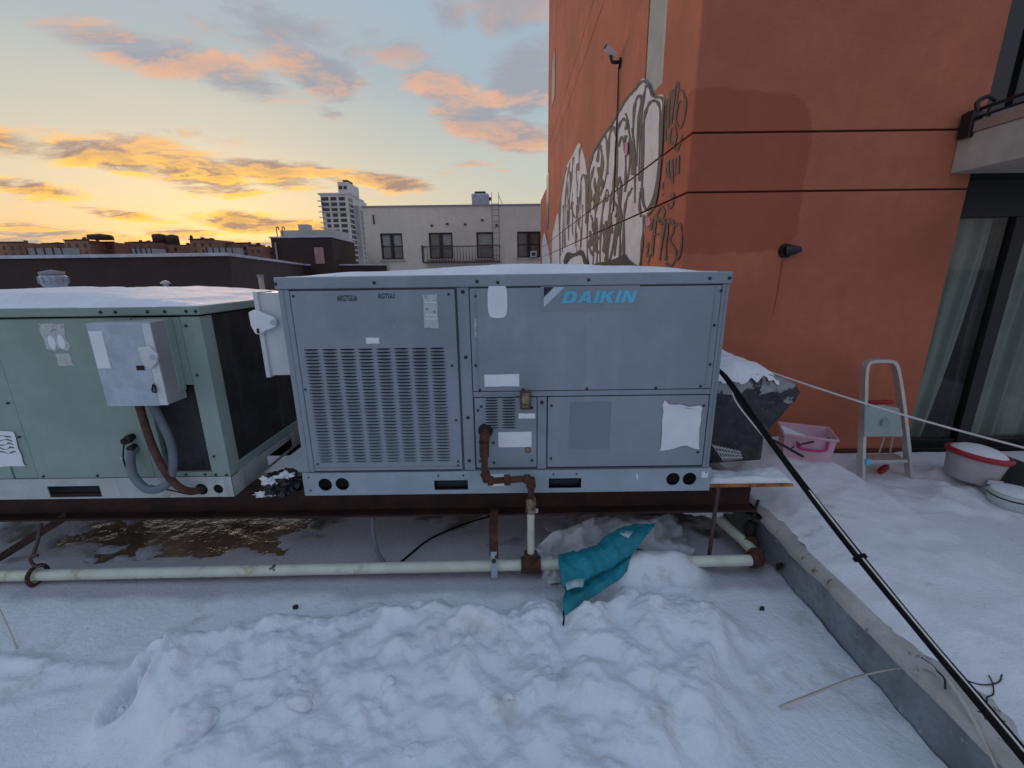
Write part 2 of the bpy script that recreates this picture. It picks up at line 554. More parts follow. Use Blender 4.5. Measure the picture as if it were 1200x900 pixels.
RUST = (0.16, 0.055, 0.022)
MT = dict(
    snow=mat('snow', (0.85, 0.87, 0.91), 0.55, var=0.05, scale=3.0, bump=0.006, bscale=70.0, spec=0.25),
    snow_thin=mat('wind_packed_snow', (0.72, 0.75, 0.80), 0.5, var=0.10, scale=2.2, bump=0.002, bscale=60.0, spec=0.3),
    membrane=mat('grey_membrane', (0.21, 0.235, 0.26), 0.6, var=0.32, scale=4.0, spots=[((0.15, 0.165, 0.18), 6.0, 0.55, 0.68), ((0.38, 0.41, 0.44), 26.0, 0.60, 0.70)], bump=0.003, bscale=30.0),
    cap=mat('cream_coated_cap', (0.50, 0.48, 0.45), 0.6, var=0.18, scale=8.0, spots=[((0.38, 0.355, 0.325), 4.0, 0.50, 0.66), ((0.12, 0.10, 0.08), 13.0, 0.60, 0.68)], bump=0.003, bscale=40.0),
    roofdark=mat('roof_felt', (0.20, 0.20, 0.215), 0.7, var=0.3, scale=3.0, spots=[((0.48, 0.50, 0.54), 5.0, 0.42, 0.6)], bump=0.004, bscale=30.0),
    blue_paint=mat('blue_grey_paint', (0.285, 0.335, 0.385), 0.42, var=0.07, scale=2.5, spots=[((0.235, 0.275, 0.315), 1.6, 0.52, 0.70), ((0.15, 0.085, 0.06), 34.0, 0.735, 0.765)], streak=((0.38, 0.41, 0.43), 0.42), bump=0.0035, bscale=2.6),
    rail_paint=mat('galvanised_rail_paint', (0.355, 0.43, 0.495), 0.40, var=0.10, scale=7.0, streak=((0.33, 0.39, 0.45), 0.35), bump=0.0006, bscale=14.0),
    green_paint=mat('sage_green_paint', (0.28, 0.37, 0.33), 0.45, var=0.10, scale=3.0, streak=((0.23, 0.30, 0.265), 0.45), spots=[((0.34, 0.43, 0.385), 2.0, 0.58, 0.75)], bump=0.004, bscale=2.6),
    green_rail=mat('faded_green_rail', (0.48, 0.52, 0.52), 0.5, var=0.12, scale=9.0, streak=((0.24, 0.20, 0.16), 0.5), spots=[((0.56, 0.57, 0.56), 6.0, 0.58, 0.70)], bump=0.001, bscale=30.0),
    galv=mat('galvanised_steel', (0.48, 0.57, 0.65), 0.42, 0.35, var=0.12, scale=16.0, spots=[((0.52, 0.60, 0.66), 20.0, 0.56, 0.68)]),
    pale_metal=mat('pale_enclosure_paint', (0.66, 0.70, 0.72), 0.4, var=0.06, scale=8.0),
    coil=mat('dark_condenser_coil', (0.028, 0.028, 0.032), 0.6, 0.2, var=0.5, scale=7.0, streak=((0.07, 0.07, 0.075), 0.6), bump=0.004, bscale=160.0),
    black=mat('black_void', (0.008, 0.008, 0.009), 0.7),
    screw=mat('dark_screw', (0.035, 0.045, 0.06), 0.4, 0.6),
    beam=mat('rusty_beam', (0.040, 0.013, 0.009), 0.75, var=0.4, scale=9.0, spots=[((0.05, 0.02, 0.013), 7.0, 0.58, 0.72)], bump=0.004, bscale=50.0),
    rust=mat('rust', (0.105, 0.040, 0.022), 0.85, var=0.45, scale=28.0, spots=[((0.045, 0.02, 0.015), 40.0, 0.52, 0.65)], bump=0.006, bscale=120.0),
    rust_orange=mat('bright_rust', (0.46, 0.17, 0.05), 0.85, var=0.4, scale=30.0, spots=[(RUST, 26.0, 0.52, 0.64)], bump=0.006, bscale=90.0),
    pipe_paint=mat('flaking_cream_pipe_paint', (0.66, 0.69, 0.57), 0.5, var=0.08, scale=10.0, spots=[((0.40, 0.36, 0.22), 7.0, 0.58, 0.74), ((0.05, 0.035, 0.025), 13.0, 0.655, 0.675)], bump=0.003, bscale=90.0),
    brass_rust=mat('tarnished_fitting', (0.28, 0.24, 0.15), 0.6, 0.3, var=0.4, scale=40.0, spots=[(RUST, 50.0, 0.5, 0.6)]),
    grey_hose=mat('grey_conduit', (0.15, 0.18, 0.215), 0.5, var=0.12, scale=14.0),
    rust_hose=mat('rusty_conduit', (0.085, 0.036, 0.022), 0.7, var=0.4, scale=24.0),
    white_label=mat('white_label', (0.84, 0.87, 0.92), 0.5, var=0.04, scale=12.0),
    old_label=mat('weathered_label', (0.55, 0.57, 0.58), 0.6, var=0.12, scale=40.0, spots=[((0.28, 0.31, 0.34), 55.0, 0.55, 0.66)]),
    logo_blue=mat('logo_blue', (0.13, 0.55, 0.80), 0.45, var=0.04),
    logo_pale=mat('logo_pale', (0.55, 0.66, 0.74), 0.45, var=0.04),
    logo_dark=mat('logo_dark', (0.015, 0.018, 0.03), 0.5, var=0.04),
    logo_back=mat('logo_backing', (0.272, 0.305, 0.345), 0.45, var=0.05),
    ghost=mat('cleaner_paint_square', (0.225, 0.265, 0.325), 0.4, var=0.05),
    stucco_trim=mat('dark_red_skirting', (0.12, 0.03, 0.02), 0.8, var=0.2, bump=0.002),
    concrete=mat('pale_concrete', (0.46, 0.42, 0.37), 0.8, var=0.12, scale=5.0, streak=((0.36, 0.33, 0.29), 0.4), bump=0.002),
    concrete_edge=mat('pinkish_concrete_edge', (0.34, 0.23, 0.19), 0.8, var=0.12, scale=5.0),
    frame_black=mat('black_frame', (0.012, 0.012, 0.014), 0.4, var=0.1),
    room=mat('dark_room', (0.045, 0.045, 0.045), 0.9),
    curtain=mat('pale_green_curtain', (0.46, 0.52, 0.47), 0.9, var=0.12, scale=5.0),
    hood=mat('charcoal_hood', (0.035, 0.038, 0.042), 0.75, var=0.35, scale=14.0, spots=[((0.075, 0.08, 0.09), 26.0, 0.55, 0.7)], bump=0.003, bscale=90.0),
    hood_pale=mat('weathered_hood_top', (0.30, 0.31, 0.32), 0.7, var=0.2, scale=12.0, spots=[((0.035, 0.038, 0.042), 9.0, 0.50, 0.56)], bump=0.003, bscale=60.0),
    filter=mat('grey_filter_mesh', (0.36, 0.36, 0.37), 0.6, 0.3, var=0.1),
    cable=mat('black_cable', (0.006, 0.006, 0.007), 0.7, var=0.3, scale=30.0, bump=0.002, bscale=150.0, spec=0.15),
    white_cable=mat('white_cable', (0.62, 0.60, 0.56), 0.5, var=0.1, scale=20.0),
    strap=mat('off_white_strap', (0.55, 0.52, 0.44), 0.6, var=0.12, scale=20.0),
    teal=mat('teal_canvas', (0.008, 0.235, 0.30), 0.6, var=0.22, scale=7.0, bump=0.002, bscale=260.0),
    teal_pale=mat('faded_teal_patch', (0.36, 0.52, 0.56), 0.7, var=0.2, scale=30.0),
    white_sheet=mat('grubby_white_plastic', (0.50, 0.50, 0.52), 0.45, var=0.18, scale=6.0, spots=[((0.20, 0.19, 0.19), 8.0, 0.60, 0.72)], bump=0.004, bscale=24.0),
    black_bag=mat('black_plastic', (0.014, 0.014, 0.017), 0.28, var=0.3, scale=20.0, bump=0.003, bscale=60.0),
    alu=mat('aluminium', (0.60, 0.59, 0.57), 0.38, 0.6, var=0.08, scale=20.0),
    alu_side=mat('dull_ladder_steel', (0.10, 0.105, 0.11), 0.5, 0.3, var=0.1),
    step_board=mat('pale_green_plastic', (0.30, 0.38, 0.37), 0.5, var=0.06),
    red=mat('red_plastic', (0.34, 0.012, 0.018), 0.4, var=0.1),
    clear_plastic=mat('cloudy_plastic', (0.42, 0.39, 0.40), 0.35, var=0.08, scale=8.0),
    white_plastic=mat('white_plastic', (0.52, 0.56, 0.56), 0.4, var=0.06),
    pink=mat('pink_plastic', (0.66, 0.40, 0.47), 0.4, var=0.06, scale=9.0),
    magenta=mat('magenta_plastic', (0.50, 0.035, 0.19), 0.4, var=0.08),
    paint_white=mat('graffiti_white', (0.64, 0.615, 0.63), 0.7, var=0.10, scale=5.0, spots=[((0.64, 0.47, 0.48), 2.6, 0.56, 0.70)], bump=0.002, bscale=120.0),
    paint_grey=mat('graffiti_grey', (0.040, 0.036, 0.040), 0.7, var=0.3, scale=12.0),
    paint_brown=mat('graffiti_dark_brown', (0.07, 0.035, 0.035), 0.7, var=0.25, scale=12.0),
    paint_pink=mat('graffiti_pink', (0.60, 0.16, 0.34), 0.7, var=0.2, scale=20.0),
    brown_wall=mat('dark_brown_render', (0.045, 0.023, 0.020), 0.8, var=0.2, scale=1.2, bump=0.003, bscale=30.0),
    coping=mat('snowy_coping', (0.50, 0.50, 0.55), 0.5, var=0.2, scale=2.0),
    brick=mat('far_brick', (0.25, 0.105, 0.07), 0.85, var=0.3, scale=0.12),
    brick2=mat('far_brown_brick', (0.30, 0.15, 0.10), 0.85, var=0.3, scale=0.12),
    tank=mat('tank_timber', (0.075, 0.045, 0.038), 0.85, var=0.3, scale=0.6),
    far_grey=mat('far_grey_metal', (0.30, 0.30, 0.33), 0.6, var=0.15, scale=0.3),
    far_glass=mat('far_window', (0.05, 0.045, 0.05), 0.3, var=0.4, scale=0.3),
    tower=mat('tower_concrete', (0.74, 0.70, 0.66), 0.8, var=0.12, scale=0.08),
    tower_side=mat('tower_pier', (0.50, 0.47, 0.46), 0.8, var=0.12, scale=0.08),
    greybrick=mat('painted_grey_brick', (0.70, 0.62, 0.53), 0.8, var=0.10, scale=0.7, streak=((0.55, 0.48, 0.41), 0.6), bump=0.004, bscale=9.0),
    pane=mat('window_pane', (0.10, 0.10, 0.095), 0.12, var=0.3, scale=1.3, spec=1.0),
    blind=mat('pale_blind', (0.34, 0.34, 0.31), 0.7, var=0.1),
    iron=mat('brown_iron', (0.085, 0.055, 0.05), 0.7, var=0.2),
    vent_metal=mat('vent_zinc', (0.42, 0.46, 0.52), 0.4, 0.3, var=0.15, scale=4.0),
    pink_door=mat('dusty_pink_panel', (0.42, 0.27, 0.23), 0.7, var=0.2, scale=3.0),
    board=mat('snow_dusted_board', (0.50, 0.47, 0.50), 0.7, var=0.12, scale=6.0, bump=0.003, bscale=40.0),
    ice=mat('rusty_ice', (0.21, 0.135, 0.09), 0.14, var=0.35, scale=2.2, spots=[((0.44, 0.30, 0.20), 2.6, 0.50, 0.72)], bump=0.016, bscale=6.0, spec=1.0),
    dirt=mat('dark_crumb', (0.03, 0.025, 0.022), 0.8),
)


def stucco():
    """orange stucco with grain, faint vertical weathering and the darker repainted patch near the corner"""
    m = mat('orange_stucco', (0.56, 0.182, 0.106), 0.85, var=0.14, scale=1.3, streak=((0.47, 0.155, 0.097), 0.35), spots=[((0.51, 0.165, 0.10), 1.7, 0.55, 0.72)], bump=0.006, bscale=170.0, spec=0.2)
    n, l = m.node_tree.nodes, m.node_tree.links
    bs = n['Principled BSDF']
    old = bs.inputs['Base Color'].links[0].from_socket
    pos = n.new('ShaderNodeNewGeometry').outputs['Position']
    nz = n.new('ShaderNodeTexNoise')
    nz.inputs['Scale'].default_value = 3.0
    l.new(pos, nz.inputs['Vector'])
    ad = n.new('ShaderNodeMixRGB')
    ad.blend_type = 'ADD'
    ad.inputs[0].default_value = 0.16
    l.new(pos, ad.inputs[1])
    l.new(nz.outputs[1], ad.inputs[2])
    mp = n.new('ShaderNodeMapping')
    mp.vector_type = 'TEXTURE'
    mp.inputs['Location'].default_value = (1.56, 3.23, 2.30)
    mp.inputs['Scale'].default_value = (0.52, 0.50, 0.50)
    l.new(ad.outputs[0], mp.inputs['Vector'])
    sp = n.new('ShaderNodeSeparateXYZ')
    l.new(mp.outputs[0], sp.inputs[0])

    def p6(s):
        a = n.new('ShaderNodeMath')
        a.operation = 'ABSOLUTE'
        l.new(s, a.inputs[0])
        b = n.new('ShaderNodeMath')
        b.operation = 'POWER'
        b.inputs[1].default_value = 7.0
        l.new(a.outputs[0], b.inputs[0])
        return b.outputs[0]
    sm_ = n.new('ShaderNodeMath')
    sm_.operation = 'ADD'
    l.new(p6(sp.outputs[0]), sm_.inputs[0])
    l.new(p6(sp.outputs[2]), sm_.inputs[1])
    fy = n.new('ShaderNodeMath')
    fy.operation = 'ADD'
    l.new(sm_.outputs[0], fy.inputs[0])
    l.new(p6(sp.outputs[1]), fy.inputs[1])
    rg = n.new('ShaderNodeMapRange')
    rg.inputs['From Min'].default_value, rg.inputs['From Max'].default_value = 0.90, 1.10
    rg.inputs['To Min'].default_value, rg.inputs['To Max'].default_value = 0.55, 0.0
    l.new(fy.outputs[0], rg.inputs['Value'])
    mx = n.new('ShaderNodeMix')
    mx.data_type = 'RGBA'
    l.new(rg.outputs[0], mx.inputs[0])
    l.new(old, mx.inputs[6])
    mx.inputs[7].default_value = (0.38, 0.09, 0.055, 1)
    l.new(mx.outputs[2], bs.inputs['Base Color'])
    return m


MT['stucco'] = stucco()

# ------------------------------------------------------------------ setting: roofs, terrace, parapet
tag(MB().box(-9.0, 1.38, -3.0, 6.0, -0.30, -0.012).build('roof_deck', MT['roofdark']), kind='structure')
tag(MB().box(-30.0, 1.1, 6.004, 40.0, -0.30, 0.95).build('neighbouring_roof', MT['snow_thin']), kind='structure')
tag(MB().box(1.62, 9.0, -3.0, 3.40, -0.30, 0.10).build('terrace_floor', MT['membrane']), kind='structure')
# street level far below and out to the horizon
tag(MB().box(-1500, 1500, -1500, 2500, -14.0, -12.0).build('ground', MT['far_grey']), kind='structure')

WX, FY = 1.215, 3.15           # the orange building: side wall plane X, front wall plane Y


# ------------------------------------------------------------------ orange building with the graffiti
def orange_building():
    b = thing('orange_building', 'tall orange stucco building with graffiti on its side wall', 'building', (WX, FY, 0.0))
    ST = MT['stucco']
    FX1 = 3.13
    zb = [0.10, 2.105, 2.47, 4.85, 5.25, 8.2, 8.6, 12.5]
    g = 0.0065
    # solid core a little behind the stucco skin, so the joints read as recesses
    core = MB().box(WX + 0.022, FX1 - 0.022, FY + 0.022, 14.7, -12.0, 12.4).box(FX1 - 0.03, 8.0, 5.0, 14.7, -12.0, 12.4)
    core.build('core', MT['joint'], b)
    joints = [8.05, 11.2]
    for i in range(len(zb) - 1):
        z0, z1 = zb[i] + (g if i else 0), zb[i + 1] - g
        # front panel returns round the corner: one solid slab of skin
        MB().box(WX, FX1, FY, FY + 0.02, z0, z1).build('wall_panel', ST, b, 0.004)
        if i == 0:
            MB().box(FX1 - 0.02, FX1, FY + 0.0205, 5.0, z0, z1).build('wall_panel', ST, b)
        else:
            MB().box(FX1 - 0.02, FX1, FY + 0.0205, 3.40, z0, z1).build('wall_panel', ST, b)
        ys = [FY + 0.0205] + joints + [14.7]
        for k in range(len(ys) - 1):
            y0, y1 = ys[k] + (g / 2 if k else 0), ys[k + 1] - g / 2
            if k == 0 and zb[i] in (2.47, 4.85, 5.25):          # tall window opening near the corner
                wy0, wy1, wz0 = 3.86, 4.36, 3.02
                MB().box(WX, WX + 0.02, y0, wy0, z0, z1).build('wall_panel', ST, b, 0.004)
                MB().box(WX, WX + 0.02, wy1, y1, z0, z1).build('wall_panel', ST, b, 0.004)
                if zb[i] == 2.47:
                    MB().box(WX, WX + 0.02, wy0 + 0.001, wy1 - 0.001, z0, wz0).build('wall_panel', ST, b)
            else:
                MB().box(WX, WX + 0.02, y0, y1, z0, z1).build('wall_panel', ST, b, 0.004)
    # side window: pale frame and grey blank behind it
    w = MB().box(WX + 0.006, WX + 0.0215, 3.88, 4.34, 3.03, 8.15).build('window', MT['blind'], b)
    w['label'] = 'tall narrow window closed with a grey panel'
    MB().box(WX + 0.002, WX + 0.018, 3.862, 3.91, 3.022, 8.16).build('frame', MT['concrete'], w)
    # dark far windows on the side wall and the lower rear wing
    for (px0, px1, py0, py1) in ((647, 651, 68, 118), (640.5, 643.5, 205, 268)):
        a, c = U(px0, py1, X=WX), U(px1, py0, X=WX)
        zc = [U((px0 + px1) / 2, q, X=WX).z for q in (py0, py1)]
        ww = MB().box(WX - 0.012, WX - 0.001, c.y, a.y, zc[1], zc[0]).build('window', MT['far_glass'], b)
        ww['label'] = 'dark slot window'
    MB().box(WX + 0.03, 8.0, 14.7, 18.4, -12.0, 4.3).build('rear_wing', ST, b)
    # skirting at the terrace
    MB().box(WX + 0.4, FX1 - 0.002, FY - 0.012, FY - 0.0015, 0.11, 0.20).build('skirting', MT['stucco_trim'], b)
    # terrace glazing, recessed behind the wall edge
    GY = 3.30
    lint = MB().box(FX1 + 0.001, 6.0, GY - 0.03, GY + 0.10, 1.935, 2.18).build('lintel', MT['frame_black'], b, 0.004)
    dr = MB().box(FX1 + 0.002, FX1 + 0.05, GY - 0.02, GY + 0.03, 0.14, 1.934).box(3.66, 3.76, GY - 0.03, GY + 0.04, 0.14, 1.934).box(
        4.6, 4.7, GY - 0.03, GY + 0.04, 0.14, 1.934).box(FX1 + 0.002, 6.0, GY - 0.035, GY + 0.05, 0.10, 0.139).box(
        FX1 + 0.051, 3.659, GY - 0.015, GY + 0.028, 0.1395, 0.215).box(3.761, 4.599, GY - 0.015, GY + 0.028, 0.1395, 0.215)
    door = dr.build('sliding_door', MT['frame_black'], b, 0.003)
    MB().add([(FX1 + 0.05, GY, 0.215), (3.66, GY, 0.215), (3.66, GY, 1.934), (FX1 + 0.05, GY, 1.934)], [(0, 1, 2, 3)]).build('pane', MT['glass'], door, recalc=False)
    MB().add([(3.76, GY + 0.01, 0.215), (4.6, GY + 0.01, 0.215), (4.6, GY + 0.01, 1.934), (3.76, GY + 0.01, 1.934)], [(0, 1, 2, 3)]).build('pane', MT['glass'], door, recalc=False)
    MB().box(FX1 + 0.051, 6.0, 4.7, 4.8, 0.05, 2.3).box(5.95, 6.0, 3.4, 4.7, 0.05, 2.3).box(FX1 + 0.051, 6.0, 3.5, 4.8, 0.0, 0.045).build('room', MT['room'], b)
    # curtains: gathered, drawn aside at the bottom of the first pane
    for (x0, x1, lean, ph) in ((3.16, 3.64, 0.16, 0.0), (3.70, 4.62, 0.0, 1.3)):
        nu, nv = 90, 14
        Xg, Yg, Zg = np.zeros((nv, nu)), np.zeros((nv, nu)), np.zeros((nv, nu))
        for j in range(nv):
            tz = j / (nv - 1)
            for i in range(nu):
                s = i / (nu - 1)
                Xg[j, i] = x0 + (x1 - x0) * s - lean * (1 - tz) ** 1.6 * s * 0.9
                Yg[j, i] = 3.41 + 0.040 * math.sin(s * (x1 - x0) * 58 + ph + 1.3 * math.sin(3 * tz + ph)) * (0.6 + 0.5 * math.sin(s * 17 + ph))
                Zg[j, i] = 0.17 + (1.95 - 0.17) * tz
        cu = grid_mesh('curtain', Xg, Yg, Zg, MT['curtain'], b)
    # upper-floor dark glazing over the balcony
    up = MB().box(3.20, 6.0, 3.26, 3.30, 2.52, 6.0).build('upper_window', MT['dark_glass'], b)
    MB().box(3.14, 3.20, 3.22, 3.31, 2.52, 6.0).box(3.38, 3.40, 3.235, 3.259, 2.52, 6.0).build('frame', MT['frame_black'], up)
    MB().box(3.132, 6.0, 3.402, 3.50, 2.2, 6.0).build('backing_wall', MT['room'], b)
    # balcony slab with its pinkish edge and low black railing
    sl = MB().box(2.985, 6.0, 1.6, FY - 0.002, 2.20, 2.425).build('balcony_slab', MT['concrete'], b, 0.006)
    MB().box(2.975, 6.0, 1.59, FY - 0.003, 2.4255, 2.49).build('slab_edge', MT['concrete_edge'], sl, 0.004)
    MB().box(3.02, 5.5, 1.65, FY - 0.02, 2.4905, 2.515).build('snow', MT['snow'], sl)
    rl = MB().tube([(3.0, FY - 0.01, 2.56), (3.0, 1.62, 2.56)], 0.011, 8).tube([(3.0, FY - 0.01, 2.515), (3.0, 1.62, 2.515)], 0.008, 8)
    for y in (3.0, 2.6, 2.2, 1.8):
        rl.cyl((3.0, y, 2.49), (3.0, y, 2.56), 0.008, seg=8)
    rl.build('railing', MT['frame_black'], b)
    MB().box(2.955, 3.03, FY - 0.10, FY - 0.02, 2.40, 2.55).tube(spline([(3.0, 3.06, 2.54), (2.99, 3.08, 2.60), (3.03, 3.06, 2.63), (3.07, 3.04, 2.60)], 5), 0.014, 8).build('rail_bracket', MT['frame_black'], b, 0.006)
    return b


MT['drip'] = mat('rust_drip', (0.30, 0.085, 0.05), 0.9)
MT['joint'] = mat('shadowed_joint', (0.16, 0.05, 0.034), 0.9)
MT['glass'] = glass_mat('clear_door_glass', (0.92, 0.96, 0.94), 0.015, 1.1)
MT['dark_glass'] = mat('dark_upper_glass', (0.006, 0.007, 0.009), 0.06, var=0.2, spec=0.6)
building = orange_building()


# graffiti: flat paint on the side wall, drawn as strokes and filled shapes a hair proud of the stucco
def wall_pts(pix, x):
    return [U(px, py, X=x) for px, py in pix]


def stroke(mb, pix, width, x, n=5):
    """spray line: a ribbon whose width follows the lettering's own stretch along the wall"""
    q = [(p.x, p.y) for p in spline([(a, b_, 0) for a, b_ in pix], n)]
    v = []
    for i, (a, b_) in enumerate(q):
        ta, tb = q[min(i + 1, len(q) - 1)][0] - q[max(i - 1, 0)][0], q[min(i + 1, len(q) - 1)][1] - q[max(i - 1, 0)][1]
        L = math.hypot(ta, tb) or 1.0
        w = width * 0.5 * (0.8 + 0.35 * math.sin(i * 0.7 + a * 0.8))
        v += [U(a - tb / L * w, b_ + ta / L * w, X=x), U(a + tb / L * w, b_ - ta / L * w, X=x)]
    lay = 0.00001 * len(mb.f)                  # each line lies a hair over the one before
    v = [p + Vector((-lay - 0.00001 * (k // 2), 0, 0)) for k, p in enumerate(v)]
    mb.add(v, [(2 * i, 2 * i + 1, 2 * i + 3, 2 * i + 2) for i in range(len(q) - 1)])


def fill(mb, pix, x):
    pts = spline(wall_pts(pix, x), 4)
    bm = bmesh.new()
    vs_ = [bm.verts.new(p) for p in pts]
    for i in range(len(vs_)):
        if (vs_[i].co - vs_[(i + 1) % len(vs_)].co).length > 1e-6:
            bm.edges.new((vs_[i], vs_[(i + 1) % len(vs_)]))
    bmesh.ops.triangle_fill(bm, edges=bm.edges[:], use_beauty=True, normal=(-1, 0, 0))
    bm.verts.index_update()
    mb.add([tuple(v.co) for v in bm.verts], [[v.index for v in q.verts] for q in bm.faces])
    bm.free()


x1, x2, x3 = WX - 0.003, WX - 0.005, WX - 0.0215
fill1 = MB()      # the big bubble letters between the camera bracket and the tags
fill(fill1, [(690, 318), (687, 260), (689, 210), (694, 182), (706, 160), (720, 140), (732, 118), (744, 104), (753, 92), (760, 98), (766, 112), (778, 112), (777, 140),
             (774, 190), (768, 240), (758, 252), (754, 285), (750, 312), (744, 318), (734, 305), (728, 302), (712, 312)], x1)
fill1.build('graffiti_fill', MT['paint_white'], building, recalc=True)
fill2 = MB()
fill(fill2, [(657, 312), (656, 260), (658, 225), (663, 198), (671, 182), (678, 168), (683, 178), (687, 198), (688, 230), (688, 290), (686, 312), (672, 312)], x1)
fill2.build('graffiti_fill', MT['paint_white'], building)
fill3 = MB()
fill(fill3, [(636, 318), (635, 288), (638, 272), (641, 284), (644, 300), (645, 318)], x1)
fill3.build('graffiti_fill', MT['paint_white'], building)
fill3 = MB()
fill(fill3, [(647, 316), (647, 280), (650, 264), (654, 250), (655, 284), (655.5, 316)], x1)
fill3.build('graffiti_fill', MT['paint_white'], building)
out1 = MB()
for pix, w in (
    ([(688, 258), (688, 215), (693, 185), (702, 170), (706, 190), (702, 215), (698, 238), (696, 246)], 0.075),
    ([(700, 190), (703, 166), (709, 160), (712, 178), (711, 200), (707, 220), (703, 212), (701, 196)], 0.06),
    ([(712, 205), (713, 168), (718, 148), (722, 160), (722, 190), (719, 220)], 0.065),
    ([(722, 215), (723, 158), (730, 140), (736, 148), (739, 175), (737, 200), (732, 225)], 0.07),
    ([(741, 205), (743, 130), (749, 112), (752, 118), (748, 142), (746, 195)], 0.06),
    ([(752, 232), (754, 150), (759, 125), (766, 118), (773, 126), (774, 165), (771, 205), (766, 232), (759, 246), (754, 238), (752, 220)], 0.065),
    ([(749, 212), (750, 160), (754, 118), (757, 100)], 0.05),
    ([(686, 205), (689, 230), (688, 290), (690, 316)], 0.045),
    ([(695, 316), (696, 280), (698, 248), (701, 238)], 0.05),
    ([(703, 312), (704, 270), (708, 235), (711, 228)], 0.05),
    ([(712, 310), (713, 265), (717, 228), (722, 214), (728, 212), (726, 240), (723, 270), (720, 300)], 0.06),
    ([(731, 300), (731, 262), (734, 235), (741, 220)], 0.05),
    ([(750, 312), (753, 280), (755, 252)], 0.05),
    ([(716, 250), (714, 280), (709, 306)], 0.05), ([(722, 262), (718, 290), (714, 308)], 0.05),
    ([(699, 255), (700, 290), (699, 314)], 0.04), ([(691, 250), (692, 215), (696, 195)], 0.05),
    ([(709, 232), (711, 222), (713, 228), (711, 236), (709, 232)], 0.03),
    ([(733, 215), (733, 180), (729, 160), (725, 172)], 0.05),
    ([(744, 238), (744, 185), (741, 150)], 0.04),
):
    stroke(out1, pix, w * 56, x2)
rg_ = random.Random(12)
top_edge = [(688, 215), (694, 184), (706, 162), (720, 142), (732, 120), (744, 106), (753, 96), (766, 114), (776, 116)]
for k in range(24):                                   # hatching and inner lines of the block letters
    px = rg_.uniform(690, 752)
    t_ = np.interp(px, [q[0] for q in top_edge], [q[1] for q in top_edge])
    y0 = rg_.uniform(t_ + 6, 285)
    ln = rg_.uniform(14, 60) * (0.6 + 0.4 * (px - 690) / 62)
    y1 = min(y0 + ln, 312)
    bow = rg_.uniform(-4, 4)
    stroke(out1, [(px, y0), (px + bow, (y0 + y1) / 2), (px + rg_.uniform(-2, 2), y1)], rg_.uniform(1.6, 3.6), x2)
for pix in ([(687, 262), (689, 214), (694, 183), (706, 161), (720, 141), (732, 119), (744, 105), (753, 95), (760, 100), (766, 113), (777, 116), (777, 140), (774, 190), (768, 238), (759, 252)],):
    stroke(out1, pix, 3.0, x2)
out1.build('graffiti_outline', MT['paint_grey'], building)
out2 = MB()
for pix, w in (
    ([(657, 300), (656, 255), (659, 220), (664, 196)], 0.05), ([(662, 290), (662, 250), (664, 215), (668, 190)], 0.05),
    ([(666, 282), (667, 240), (670, 205), (672, 184)], 0.06), ([(670, 238), (672, 252), (676, 254), (679, 235), (681, 212), (684, 204), (686, 215), (687, 250)], 0.05),
    ([(678, 200), (679, 180), (681, 170)], 0.06), ([(674, 290), (675, 262), (676, 240)], 0.04), ([(681, 290), (682, 265), (683, 240)], 0.04),
    ([(659, 296), (660, 262), (660, 240)], 0.04), ([(669, 245), (670, 236), (672, 240)], 0.04),
):
    stroke(out2, pix, w * 38, x2)
for k in range(14):
    px = rg_.uniform(658, 685)
    y0 = rg_.uniform(np.interp(px, [657, 664, 678, 686], [250, 200, 175, 210]), 275)
    stroke(out2, [(px, y0), (px + rg_.uniform(-1.5, 1.5), y0 + 12), (px, min(300, y0 + rg_.uniform(18, 40)))], rg_.uniform(0.8, 1.6), x2)
out2.build('graffiti_outline', MT['paint_grey'], building)
tags = MB()
for pix, w in (
    ([(779, 165), (780, 125), (783, 118), (782, 150), (785, 112), (788, 108), (786, 145), (791, 104), (795, 100), (790, 140)], 0.020),
    ([(795, 105), (800, 108), (803, 122), (801, 140), (796, 150), (792, 142), (793, 125), (797, 118)], 0.022),
    ([(786, 150), (784, 165), (788, 168), (792, 156), (790, 145)], 0.018), ([(793, 158), (790, 172), (793, 176), (797, 168), (799, 158)], 0.018),
    ([(781, 190), (780, 205), (782, 202), (783, 188), (784, 205), (786, 212)], 0.018), ([(787, 186), (788, 215)], 0.018), ([(792, 184), (791, 206)], 0.018), ([(795, 182), (794, 204)], 0.018),
    ([(777, 213), (776, 222)], 0.014), ([(776, 227), (776, 229)], 0.014),
    ([(786, 232), (789, 226), (788, 240), (784, 244), (782, 238)], 0.018),
    ([(772, 246), (770, 252), (773, 258), (777, 255), (778, 247), (774, 242), (771, 248)], 0.018),
    ([(757, 290), (760, 285), (758, 300), (762, 298), (759, 310)], 0.016),
    ([(762, 270), (765, 258), (769, 252), (766, 275), (764, 300)], 0.020), ([(770, 256), (774, 262), (779, 260), (776, 280), (773, 305)], 0.020),
    ([(780, 305), (781, 280), (783, 262), (788, 258), (789, 270), (785, 282), (790, 290), (792, 302), (786, 312), (780, 308)], 0.022),
    ([(790, 265), (796, 262), (799, 275), (797, 295), (793, 305)], 0.020), ([(767, 275), (772, 274)], 0.016), ([(776, 258), (783, 256), (786, 262)], 0.016),
):
    stroke(tags, pix, w * 135, x2)
tags.build('graffiti_tag', MT['paint_brown'], building)
pk = MB()
fill(pk, [(756, 257), (761, 255), (762, 262), (758, 266)], x2)
pk.build('graffiti_drip', MT['paint_pink'], building)
pk = MB()
fill(pk, [(732, 168), (735, 166), (735, 180), (732, 182)], x3)
pk.build('graffiti_drip', MT['paint_pink'], building)
dk = MB()      # bare dark patches where the paint has come off low on the wall
